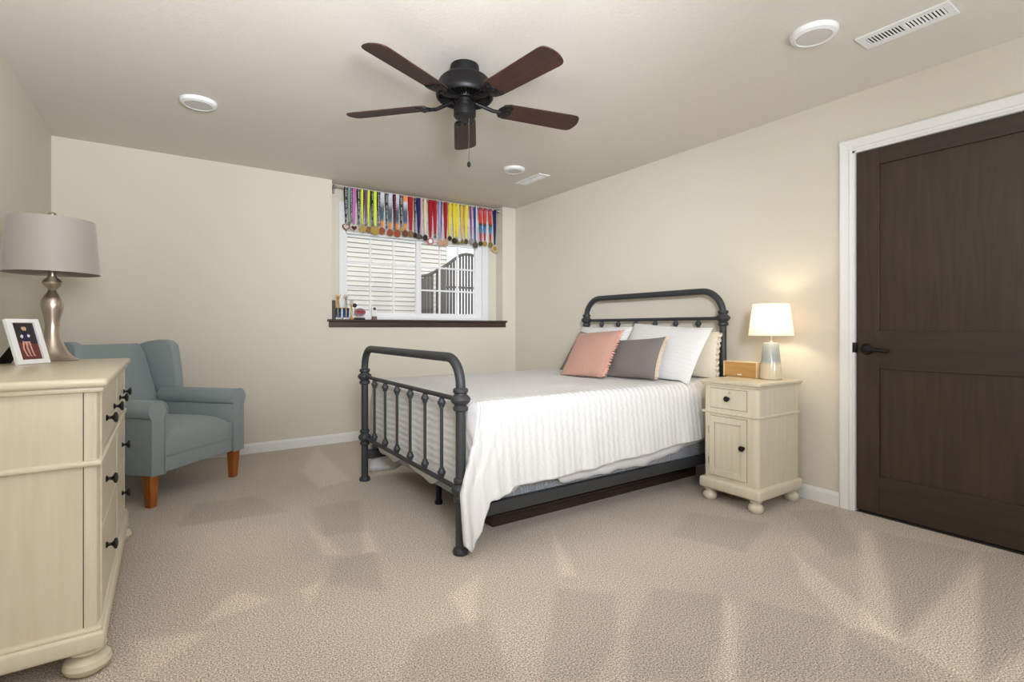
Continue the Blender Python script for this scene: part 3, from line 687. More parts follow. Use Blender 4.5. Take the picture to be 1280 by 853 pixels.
def front_panel(name, y0, y1, z0, z1, parent, xf, knobs, th=0.012, sgn=-1, m=cream_m, framed=False, g=0.0025):
    """a drawer or door front lying on the plane x=xf and facing sgn*x, in a dark glazed gap"""
    o = MB().box(xf-th*0.2 if sgn > 0 else xf-0.004, xf+0.004 if sgn > 0 else xf+th*0.2, y0+g, y1-g, z0+g, z1-g, 0.0012).build(name, m, parent, smooth=0, world=True)
    MB().box(xf-0.0006, xf+0.0006, y0, y1, z0, z1).build('glazed_gap', glaze_m, o, smooth=0, world=True)
    xo = xf+sgn*0.004
    if framed:
        w = 0.036; fb2 = MB(); xa, xb = sorted((xo, xo+sgn*0.007))
        for (a, c, d, e2) in ((y0+g, y0+w, z0+g, z1-g), (y1-w, y1-g, z0+g, z1-g), (y0+w, y1-w, z0+g, z0+w+0.004), (y0+w, y1-w, z1-w-0.004, z1-g)): fb2.box(xa, xb, a, c, d, e2, 0.002)
        fb2.build('frame', m, o, smooth=0, world=True)
        MB().box(min(xo, xo+sgn*0.0004), max(xo, xo+sgn*0.0004), y0+w, y0+w+0.002, z0+w, z1-w).box(min(xo, xo+sgn*0.0004), max(xo, xo+sgn*0.0004), y1-w-0.002, y1-w, z0+w, z1-w).box(min(xo, xo+sgn*0.0004), max(xo, xo+sgn*0.0004), y0+w, y1-w, z1-w-0.006, z1-w-0.004).build('glaze_line', glaze_m, o, smooth=0, world=True)
        xo = xo+sgn*0.007
    for (y, z) in knobs:
        MB().lathe(dk, M=Matrix.Translation((xo, y, z)) @ Matrix.Rotation(sgn*PI/2, 4, 'Y'), n=20).build('knob', black_m, o, world=True)
    return o
front_panel('drawer', 1.700, 1.945, 0.578, 0.700, ns, nx0, [(1.818, 0.643)])
MB().lathe([(0, 0), (0.006, 0), (0.006, 0.002), (0, 0.002)], M=Matrix.Translation((nx0-0.0045, 1.812, 0.678)) @ Matrix.Rotation(-PI/2, 4, 'Y'), n=12).build('keyhole', steel_m, ns, world=True)
dr = front_panel('cupboard_door', 1.700, 1.948, 0.165, 0.530, ns, nx0, [(1.717, 0.365)], framed=True)
for z in (0.25, 0.44): MB().tube([(nx0-0.006, 1.950, z-0.022), (nx0-0.006, 1.950, z+0.022)], 0.0035, 8).build('hinge', steel_m, dr, world=True)

# box and lamp on the nightstand
NT = 0.750
wb = thing('wooden_box', 'small pale bamboo block leaning by the lamp on the nightstand', 'box', (3.79, 1.925, NT), (0, 0, R(-2)))
MB().box(-0.024, 0.024, -0.118, 0.118, 0, 0.098, 0.004).build('block', bamboo_m, wb, smooth=0)
pale_m = mat('pale_edge', (226, 200, 156), 0.5)
MB().box(-0.026, 0.024, 0.112, 0.121, 0, 0.1, 0.002).box(-0.026, 0.024, -0.121, -0.112, 0, 0.1, 0.002).box(-0.026, 0.024, -0.112, 0.112, 0.094, 0.1, 0.002).build('edge_strip', pale_m, wb, smooth=0)
MB().box(-0.0265, -0.0235, -0.012, 0.016, 0.012, 0.019, 0.001).build('maker_mark', white_m, wb, smooth=0)
LX, LY = 3.80, 1.738
lamp = thing('table_lamp', 'small lit table lamp with white shade and grey and cream glazed base on the nightstand', 'lamp', (LX, LY, NT))
lb_m = bpy.data.materials.new('two_tone_glaze'); lb_m.use_nodes = True; nt, b = nodes_of(lb_m)
tc = nt.nodes.new('ShaderNodeTexCoord'); sx = nt.nodes.new('ShaderNodeSeparateXYZ'); nt.links.new(tc.outputs['Object'], sx.inputs[0])
nn = nt.nodes.new('ShaderNodeTexNoise'); nn.inputs['Scale'].default_value = 30; nt.links.new(tc.outputs['Object'], nn.inputs['Vector'])
ma = nt.nodes.new('ShaderNodeMath'); ma.operation = 'MULTIPLY_ADD'; ma.inputs[1].default_value = 0.02; nt.links.new(nn.outputs['Fac'], ma.inputs[0]); nt.links.new(sx.outputs['Z'], ma.inputs[2])
r_ = nt.nodes.new('ShaderNodeValToRGB'); e = r_.color_ramp.elements
e[0].position = 0.098; e[0].color = rgba((220, 205, 176)); e[1].position = 0.125; e[1].color = rgba((160, 166, 162))
nt.links.new(ma.outputs[0], r_.inputs[0]); nt.links.new(r_.outputs[0], b.inputs['Base Color']); b.inputs['Roughness'].default_value = 0.15; b.inputs['Coat Weight'].default_value = 0.5
MB().lathe([(0, 0), (0.056, 0), (0.063, 0.006), (0.0645, 0.02), (0.045, 0.222), (0.040, 0.229), (0, 0.230)], n=36).build('base', lb_m, lamp)
MB().lathe([(0, 0.228), (0.014, 0.228), (0.014, 0.234), (0.007, 0.238), (0.007, 0.30), (0, 0.30)], n=16).build('stem', steel_m, lamp)
shade_m = bpy.data.materials.new('white_shade'); shade_m.use_nodes = True; nt = shade_m.node_tree; nt.nodes.remove(nt.nodes['Principled BSDF'])
d1 = nt.nodes.new('ShaderNodeBsdfDiffuse'); t1 = nt.nodes.new('ShaderNodeBsdfTranslucent'); mx = nt.nodes.new('ShaderNodeMixShader'); mx.inputs[0].default_value = 0.45
d1.inputs[0].default_value = rgba((240, 236, 230)); t1.inputs[0].default_value = rgba((250, 240, 226))
nt.links.new(d1.outputs[0], mx.inputs[1]); nt.links.new(t1.outputs[0], mx.inputs[2]); nt.links.new(mx.outputs[0], nt.nodes['Material Output'].inputs['Surface'])
def shell(bm, r0, z0, r1, z1, n=48, th=0.002):
    P = [(r0, z0), (r1, z1), (r1-th, z1), (r0-th, z0)]
    bm.grid([[(r*math.cos(2*PI*k/n), r*math.sin(2*PI*k/n), z) for k in range(n)] for r, z in P+[P[0]]], closed=True)
    return bm
shell(MB(), 0.128, 0.272, 0.104, 0.468).build('lamp_shade', shade_m, lamp)
pl = bpy.data.lights.new('lamp_bulb', 'POINT'); pl.energy = 3.0; pl.color = (1.0, 0.86, 0.68); pl.shadow_soft_size = 0.03
po = bpy.data.objects.new('lamp_bulb', pl); C.objects.link(po); po.parent = lamp; po.location = (0, 0, 0.37)

# ------------------------------------------------------------------ dresser
ds = thing('dresser', 'long cream painted dresser with black knobs along the left wall', 'dresser', (0.26, 2.66, 0))
dx0, dx1, dy0, dy1 = 0.02, 0.495, 2.035, 3.27
MB().box(dx0, dx1, dy0+0.005, dy1-0.005, 0.12, 0.872).build('body', cream_m, ds, smooth=0, world=True)
for y0, y1, c in ((dy0, dy0+0.06, 1), (dy1-0.06, dy1, 0)):
    b = MB().prism([(dx1-0.030, y0), (dx1-0.030, y1)]+([(dx1+0.004, y1)]+[(dx1+0.004-0.026+0.026*math.cos(t), y0+0.026-0.026*math.sin(t)) for t in [PI/2*k/8 for k in range(9)]] if c else
        [(dx1+0.004-0.026+0.026*math.cos(t), y1-0.026+0.026*math.sin(t)) for t in [PI/2-PI/2*k/8 for k in range(9)]]+[(dx1+0.004, y0)]), 'z', 0.12, 0.872)
    b.build('corner_post', cream_m, ds, world=True)
MB().box(dx1-0.0325, dx1-0.0295, dy0+0.0015, dy0+0.006, 0.145, 0.872).build('glaze_line', glaze_m, ds, smooth=0, world=True)
for ya, yb in ((dy0+0.0015, dy0+0.01),): MB().box(dx0, dx1-0.033, ya, yb, 0.14, 0.872).build('side_panel', cream_m, ds, smooth=0, world=True)
MB().box(dx0-0.01, 0.524, 2.006, 3.30, 0.888, 0.915, 0.010, 3).box(dx0-0.005, 0.514, 2.018, 3.288, 0.872, 0.889, 0.006).build('top', creamtop_m, ds, world=True)
MB().box(dx0, dx1+0.014, dy0-0.011, dy1+0.011, 0.643, 0.661, 0.007, 3).build('moulding', cream_m, ds, world=True)
MB().box(dx0, dx1+0.022, dy0-0.020, dy1+0.02, 0.078, 0.135, 0.012, 3).box(dx0, dx1+0.014, dy0-0.012, dy1+0.012, 0.13, 0.148, 0.008, 3).build('plinth', cream_m, ds, world=True)
for x in (dx0+0.06, dx1-0.025):
    for y in (dy0+0.035, dy1-0.035): MB().lathe(bun(0.062, 0.082), (x, y, 0), 28).build('bun_foot', cream_m, ds, world=True)
dk = knob_prof(1.15); xf = dx1+0.003
YD = 2.72
front_panel('drawer', dy0+0.06, YD-0.01, 0.672, 0.865, ds, xf, [(2.255, 0.758), (2.57, 0.758)], sgn=1)
front_panel('drawer', YD+0.01, dy1-0.06, 0.672, 0.865, ds, xf, [(2.875, 0.758), (3.14, 0.758)], sgn=1)
for z0, z1, zk in ((0.425, 0.636, 0.548), (0.155, 0.405, 0.32)):
    front_panel('drawer', dy0+0.06, YD-0.012, z0, z1, ds, xf, [(2.25, zk)], sgn=1)
    front_panel('drawer', YD+0.012, dy1-0.06, z0, z1, ds, xf, [(3.03, zk-0.03)], sgn=1)
MB().box(xf-0.002, xf+0.006, YD-0.008, YD+0.008, 0.15, 0.64, 0.002).box(xf-0.002, xf+0.006, dy0+0.06, dy1-0.06, 0.406, 0.424, 0.002).box(xf-0.002, xf+0.006, dy0+0.055, dy0+0.062, 0.15, 0.872, 0.001).box(xf-0.002, xf+0.006, dy1-0.062, dy1-0.055, 0.15, 0.872, 0.001).build('drawer_divider', cream_m, ds, smooth=0, world=True)

# lamp on the dresser
DT = 0.915
dl = thing('table_lamp', 'tall brushed nickel table lamp with a wide taupe drum shade on the dresser', 'lamp', (0.234, 3.19, DT))
MB().lathe([(0, 0), (0.096, 0), (0.098, 0.004), (0.092, 0.008), (0.073, 0.022), (0.056, 0.045), (0.042, 0.078), (0.031, 0.115), (0.026, 0.15), (0.027, 0.18), (0.032, 0.21), (0.039, 0.24), (0.042, 0.262), (0.040, 0.283), (0.031, 0.303), (0.020, 0.318), (0.015, 0.332), (0.017, 0.338), (0.029, 0.350), (0.036, 0.362), (0.037, 0.368), (0.031, 0.378), (0.020, 0.388), (0.014, 0.396), (0.013, 0.45), (0, 0.45)], n=48).build('base', steel_m, dl)
taupe_m = bpy.data.materials.new('taupe_satin_shade'); taupe_m.use_nodes = True; nt, b = nodes_of(taupe_m)
b.inputs['Base Color'].default_value = rgba((156, 147, 139)); b.inputs['Roughness'].default_value = 0.42; b.inputs['Sheen Weight'].default_value = 0.3; b.inputs['Specular IOR Level'].default_value = 0.4
b.inputs['Anisotropic'].default_value = 0.5
shell(MB(), 0.179, 0.408, 0.159, 0.658, 64, 0.003).build('lamp_shade', taupe_m, dl)
MB().tube([(0.158*math.cos(t), 0.158*math.sin(t), 0.648) for t in (0, PI)], 0.003, 8).build('shade_spider', steel_m, dl)
MB().lathe([(0, 0.64), (0.006, 0.64), (0.006, 0.672), (0.015, 0.676), (0.017, 0.685), (0.012, 0.694), (0, 0.698)], n=20).build('finial', steel_m, dl)

# picture frame
fr = thing('picture_frame', 'white picture frame with a photo leaning back on an easel leg on the dresser', 'picture frame', (0.168, 3.02, DT), (0, 0, 0))
fw, fh = 0.143, 0.2
fr.location = (0.166, 2.9, DT+0.0005); fr.rotation_euler = (0, 0, R(54))
TL_ = Matrix.Rotation(R(-17), 4, 'X')          # leans back; x runs along the bottom edge, front towards -y
fb3 = MB()
for a in ((0, 0.024, 0, fh), (fw-0.024, fw, 0, fh), (0.024, fw-0.024, 0, 0.020), (0.024, fw-0.024, fh-0.017, fh)): fb3.box(a[0], a[1], -0.006, 0.010, a[2], a[3], 0.0015, M=TL_)
fb3.box(0.004, fw-0.004, 0.004, 0.0095, 0.004, fh-0.004, M=TL_)
fb3.build('frame', white_m, fr, smooth=0)
pm = [mat('print_dark', (44, 38, 42), 0.25), mat('print_red_track', (104, 48, 46), 0.25), mat('print_skin', (212, 164, 146), 0.25), mat('print_navy', (36, 36, 70), 0.25), mat('print_white', (220, 216, 222), 0.25), mat('print_hair', (196, 168, 120), 0.25)]
ph = MB(); px0, px1, pz0, pz1 = 0.024, fw-0.024, 0.020, fh-0.017; pw, phh = px1-px0, pz1-pz0
def pp(u, v): return (px0+u*pw, pz0+v*phh)
def pq(poly, mi, lay): ph.prism([pp(*q) for q in poly], 'y', 0.0036-lay*0.0004, 0.0040-lay*0.0004, M=TL_, mi=mi)
pq([(0, 0), (1, 0), (1, .42), (0, .5)], 1, 0); pq([(0, .5), (1, .42), (1, 1), (0, 1)], 0, 0)

for dx, lean in ((.0, .05), (.16, -.02)):
    for hx, kx, fx in ((.36, .27, .34), (.44, .46, .50)):
        hx += dx; kx += dx; fx += dx
        pq([(hx-.045, .52), (hx+.045, .52), (kx+.035, .32), (fx+.03, .13), (fx+.09, .10), (fx+.02, .09), (fx-.025, .12), (kx-.035, .32)], 2, 2)
    pq([(.33+dx, .50), (.49+dx, .50), (.48+dx+lean*.5, .62), (.50+dx+lean, .76), (.34+dx+lean, .76), (.35+dx+lean*.5, .62)], 3, 3)
    pq([(.42+dx+lean+.07*math.cos(t), .855+.05*math.sin(t)) for t in [2*PI*k/12 for k in range(12)]], 5, 3)
    pq([(.43+dx+lean+.045*math.cos(t), .835+.042*math.sin(t)) for t in [2*PI*k/12 for k in range(12)]], 2, 4)
pq([(.24, .63), (.33, .58), (.40, .65), (.33, .70)], 4, 5); pq([(.56, .64), (.64, .60), (.72, .66), (.62, .70)], 4, 5)
ph.build('photo_print', pm, fr, smooth=0)
MB().prism([(0.045, 0.128), (0.095, 0.128), (0.102, -0.004), (0.038, -0.004)], 'y', -0.002, 0.002, M=Matrix.Translation((0, 0.0155+0.0, 0.0005)) @ Matrix.Translation((0, 0.118, 0.004)) @ Matrix.Rotation(R(38), 4, 'X')).build('easel_leg', black_m, fr, smooth=0)

# ------------------------------------------------------------------ armchair
chair = thing('wing_chair', 'blue-grey upholstered wing armchair with orange wooden legs in the far left corner', 'armchair', (0.838, 3.949, 0), (0, 0, R(43.06)))
blue_m = mat('blue_grey_upholstery', (156, 166, 166), 0.92, bump=(420, 0.3), vary=(240, (144, 155, 156)), spec=0.15, sheen=0.2)
def arm(s):
    cx, cz, r = 0.322, 0.574, 0.062
    pr = [(0.275, 0.195), (0.365, 0.195), (0.365, 0.533)]
    pr += [(cx+r*math.cos(t), cz+r*math.sin(t)) for t in [R(-42)+R(264)*k/18 for k in range(19)]]
    pr += [(0.275, 0.533)]
    b = MB().prism([(s*p[0], p[1]) for p in pr], 'y', -0.05, 0.60, 0.008)
    # flat front facing with a piped outline
    o = b.build('arm', blue_m, chair, smooth=40)
    w = MB().tube([(s*p[0], -0.052, p[1]) for p in pr+[pr[0]]], 0.0035, 6).build('piping', blue_m, o)
arm(1); arm(-1)
def soft(bm): return bm
MB().box(-0.274, 0.274, -0.04, 0.60, 0.195, 0.292, 0.012, 3).build('seat_base', blue_m, chair)
# seat cushion with a crowned top and a front edge that falls away
rows = []
NXc, NYc = 26, 26
def cush(u, v, s):
    x = 0.270*u; y = -0.038+0.56*v
    k = max(0, (1-abs(u)**4))**0.5*max(0, (1-abs(2*v-1)**5))**0.5
    zt = 0.40+0.075*k*(1-0.15*u*u); zb = 0.296
    return (x, y+(0.012*math.sin(PI*(1-v)**6) if v < .3 else 0), zt if s else zb)
b = MB()
top_r = [[cush(-1+2*i/NXc, j/NYc, 1) for i in range(NXc+1)] for j in range(NYc+1)]
bot_r = [[cush(-1+2*i/NXc, j/NYc, 0) for i in range(NXc+1)] for j in range(NYc+1)]
b.grid(top_r); b.grid([list(reversed(r)) for r in bot_r])
for side in ([r[0] for r in top_r], [r[-1] for r in top_r]): pass
rim_t = top_r[0]+[r[-1] for r in top_r[1:]]+list(reversed(top_r[-1]))[1:]+[r[0] for r in reversed(top_r)][1:-1]
rim_b = bot_r[0]+[r[-1] for r in bot_r[1:]]+list(reversed(bot_r[-1]))[1:]+[r[0] for r in reversed(bot_r)][1:-1]
b.grid([rim_b, rim_t], closed=True)
cu = b.build('seat_cushion', blue_m, chair, smooth=50, weld=True, recalc=True)
MB().tube([(-0.27, -0.042, 0.294), (0.27, -0.042, 0.294)], 0.004, 6).build('piping', blue_m, cu)
# back: leaning slab with a rounded crown
def backp(u, v, s):
    z = 0.30+0.655*v; y = 0.52+0.24*v+(0.0 if s else 0.085)
    bulge = 0.03*(1-u*u)*math.sin(PI*min(1, v*1.1)) if s else 0
    edge = (1-(1-min(1, (1-v)*7))**2)**0.5
    yc = 0.52+0.24*v+0.042
    return (0.285*u, yc+(y-bulge-yc)*(0.15+0.85*edge), z)
fr_ = [[backp(-1+2*i/20, j/24, 1) for i in range(21)] for j in range(25)]
bk_ = [[backp(-1+2*i/20, j/24, 0) for i in range(21)] for j in range(25)]
b = MB().grid(fr_).grid([list(reversed(r)) for r in bk_])
rim = lambda g: g[0]+[r[-1] for r in g[1:]]+list(reversed(g[-1]))[1:]+[r[0] for r in reversed(g)][1:-1]
b.grid([rim(bk_), rim(fr_)], closed=True); b.build('backrest', blue_m, chair, smooth=50, weld=True, recalc=True)
for s in (-1, 1):
    pr = [(0.60, 0.60), (0.475, 0.60), (0.482, 0.72), (0.497, 0.84), (0.505, 0.90), (0.515, 0.945), (0.54, 0.97), (0.58, 0.982), (0.64, 0.982), (0.74, 0.968), (0.80, 0.95), (0.74, 0.70), (0.70, 0.60)]
    b = MB().prism([(p[0], p[1]) for p in pr], 'x', s*0.288, s*0.352, 0.016)
    for v in b.bm.verts:
        k = max(0, (0.72-v.co.y)/0.24)
        v.co.x += s*0.03*k*k
    b.build('wing', blue_m, chair, smooth=40)
for s in (-1, 1):
    for y, q in ((0.0, 0), (0.62, 1)):
        b = MB(); t0, t1 = 0.031, 0.021
        dy = 0.03*q; 
        A = [(s*0.328+a*t1-s*0.004, y+dy+c*t1, 0.0) for a, c in ((-1, -1), (1, -1), (1, 1), (-1, 1))]
        B_ = [(s*0.328+a*t0, y+c*t0, 0.197) for a, c in ((-1, -1), (1, -1), (1, 1), (-1, 1))]
        b.grid([A, B_], closed=True)
        b.bm.verts.ensure_lookup_table(); vs_ = list(b.bm.verts)
        b.bm.faces.new(list(reversed(vs_[:4]))); b.bm.faces.new(vs_[4:8])
        bmesh.ops.recalc_face_normals(b.bm, faces=b.bm.faces)
        bmesh.ops.bevel(b.bm, geom=list(b.bm.edges), offset=0.003, segments=2, affect='EDGES')
        b.build('leg', leg_m, chair, smooth=0)

# ------------------------------------------------------------------ rod with medals
RY, RZ = D+0.055, 2.398
rod = thing('curtain_rod', 'silver curtain rod across the top of the window niche holding the medals', 'rod', (2.88, RY, RZ))
MB().tube([(1.995, RY, RZ), (3.802, RY, RZ)], 0.010, 14).build('pole', chrome_m, rod, world=True)
for x, s in ((1.995, -1), (3.802, 1)):
    MB().lathe([(0, -0.002), (0.014, 0), (0.016, 0.004), (0.011, 0.008), (0.018, 0.013), (0.021, 0.021), (0.016, 0.028), (0, 0.031)], M=Matrix.Translation((x-s*0.006, RY, RZ)) @ Matrix.Rotation(s*PI/2, 4, 'Y'), n=18).build('finial', chrome_m, rod, world=True)
    MB().box(x-s*0.004-0.004, x-s*0.004+0.004, RY, D+ND, RZ-0.018, RZ-0.008, 0.002).box(x-s*0.004-0.012, x-s*0.004+0.012, D+ND-0.004, D+ND, RZ-0.05, RZ+0.02, 0.002).build('bracket', chrome_m, rod, smooth=0, world=True)
RC = {'BLACK': (26, 24, 26), 'MINT': (132, 150, 142), 'PINK': (196, 112, 172), 'NEON': (214, 236, 52), 'PLUM': (124, 70, 122), 'RED': (168, 22, 36), 'NAVY': (30, 34, 92), 'CREAM': (222, 210, 170),
      'YELL': (232, 212, 66), 'LAV': (176, 160, 206), 'YELOR': (232, 200, 70), 'PURP': (134, 74, 140), 'BLUEW': (46, 68, 132), 'RWB': (232, 226, 226)}
R2 = {'NEON': (34, 38, 22), 'LAV': (40, 40, 100), 'YELOR': (206, 130, 60), 'PURP': (214, 150, 186), 'BLUEW': (214, 220, 230), 'RWB': (176, 40, 54)}
RAMP = {'FADE': [(0, (214, 216, 226)), (.22, (196, 198, 206)), (.45, (96, 98, 106)), (.70, (66, 92, 112)), (.80, (120, 124, 130)), (.84, (236, 140, 60)), (1, (236, 136, 52))],
        'FADEO': [(0, (232, 150, 90)), (.13, (230, 160, 110)), (.18, (220, 220, 224)), (.45, (96, 98, 106)), (.72, (60, 88, 116)), (.80, (120, 124, 130)), (.84, (236, 140, 60)), (1, (236, 136, 52))],
        'PRINT': [(0, (150, 40, 60)), (.08, (214, 90, 110)), (.2, (208, 66, 62)), (.42, (206, 62, 56)), (.5, (52, 60, 44)), (.56, (40, 116, 160)), (.72, (60, 128, 176)), (.8, (180, 50, 66)), (1, (190, 56, 70))]}
ribm = {}
def ribbon_mat(kind, key, w, L):
    kk = (kind, key, round(w, 3), round(L, 2))
    if kk in ribm: return ribm[kk]
    m = mat('ribbon_'+key.lower(), RC.get(key, (128, 128, 128)), 0.6, spec=0.3); nt, b = nodes_of(m); ribm[kk] = m
    tc = nt.nodes.new('ShaderNodeTexCoord'); sp = nt.nodes.new('ShaderNodeSeparateXYZ'); nt.links.new(tc.outputs['Object'], sp.inputs[0])
    def math_(op, a, v=None, v2=None):
        n = nt.nodes.new('ShaderNodeMath'); n.operation = op; nt.links.new(a, n.inputs[0])
        if v is not None:
            if hasattr(v, 'links'): nt.links.new(v, n.inputs[1])
            else: n.inputs[1].default_value = v
        if v2 is not None: n.inputs[2].default_value = v2
        return n.outputs[0]
    def mix(fac, c1, c2):
        n = nt.nodes.new('ShaderNodeMix'); n.data_type = 'RGBA'; nt.links.new(fac, n.inputs['Factor']); n.inputs['A'].default_value = rgba(c1); n.inputs['B'].default_value = rgba(c2)
        nt.links.new(n.outputs['Result'], b.inputs['Base Color'])
    if kind in ('text', 'dots'):
        inner = math_('LESS_THAN', math_('ABSOLUTE', sp.outputs['X']), w*0.24)
        cell = math_('FRACT', math_('MULTIPLY', sp.outputs['Z'], 62 if kind == 'text' else 40))
        nz = nt.nodes.new('ShaderNodeTexNoise'); nz.inputs['Scale'].default_value = 70; nt.links.new(tc.outputs['Object'], nz.inputs['Vector'])
        on = math_('MULTIPLY', math_('LESS_THAN', cell, 0.6), math_('GREATER_THAN', nz.outputs['Fac'], 0.45))
        mix(math_('MULTIPLY', inner, on), RC[key], (206, 204, 206) if kind == 'text' else (200, 60, 80))
    elif kind == 'stripe':
        mix(math_('GREATER_THAN', sp.outputs['X'], w*0.12), RC[key], R2[key])
    elif kind == 'diag':
        mix(math_('LESS_THAN', math_('FRACT', math_('MULTIPLY', math_('ADD', sp.outputs['Z'], sp.outputs['X']), 46)), 0.5), RC[key], R2[key])
    elif kind == 'ramp':
        r = nt.nodes.new('ShaderNodeValToRGB'); nt.links.new(math_('MULTIPLY', sp.outputs['Z'], -1/L), r.inputs[0])
        st = RAMP[key]; e = r.color_ramp.elements
        e[0].position, e[0].color = st[0][0], rgba(st[0][1]); e[1].position, e[1].color = st[-1][0], rgba(st[-1][1])
        for p, c in st[1:-1]: q = e.new(p); q.color = rgba(c)
        nt.links.new(r.outputs[0], b.inputs['Base Color'])
    return m
MC = {'WHITEY': (214, 196, 178), 'GREYM': (120, 116, 110), 'MAROON': (84, 34, 42), 'GOLDM': (186, 156, 84), 'BRONZ': (150, 112, 70), 'COPPR': (166, 90, 62), 'BROWN': (122, 84, 62), 'DARKM': (62, 56, 46),
      'DARKS': (96, 92, 90), 'REDRN': (200, 110, 110), 'ROSEG': (206, 166, 140), 'OLIVE': (140, 128, 66), 'DARKO': (84, 80, 44), 'SILVR': (164, 156, 160), 'CREMG': (220, 204, 160)}
medm = {k: mat('medal_'+k.lower(), c, 0.35, metal=0.5) for k, c in MC.items()}
edge_m = {'WHITEY': medm['MAROON'], 'MAROON': mat('medal_pale', (216, 190, 180), 0.4)}
def shape2(kind, s):
    if kind == 'heart':
        return [(s*0.062*16*math.sin(t)**3, s*0.062*(13*math.cos(t)-5*math.cos(2*t)-2*math.cos(3*t)-math.cos(4*t))) for t in [2*PI*k/28 for k in range(28)]]
    if kind == 'star': return [((s if k % 2 == 0 else s*0.72)*math.sin(PI*k/8), (s if k % 2 == 0 else s*0.72)*math.cos(PI*k/8)) for k in range(16)]
    if kind == 'tri': return [(0, s*0.8), (s*0.25, s*0.4), (s*0.8, -s*0.5), (s*0.7, -s*0.62), (-s*0.7, -s*0.62), (-s*0.8, -s*0.5), (-s*0.25, s*0.4)]
    if kind == 'oval': return [(s*0.8*math.sin(2*PI*k/24), s*math.cos(2*PI*k/24)) for k in range(24)]
    return [(s*math.sin(2*PI*k/28), s*math.cos(2*PI*k/28)) for k in range(28)]
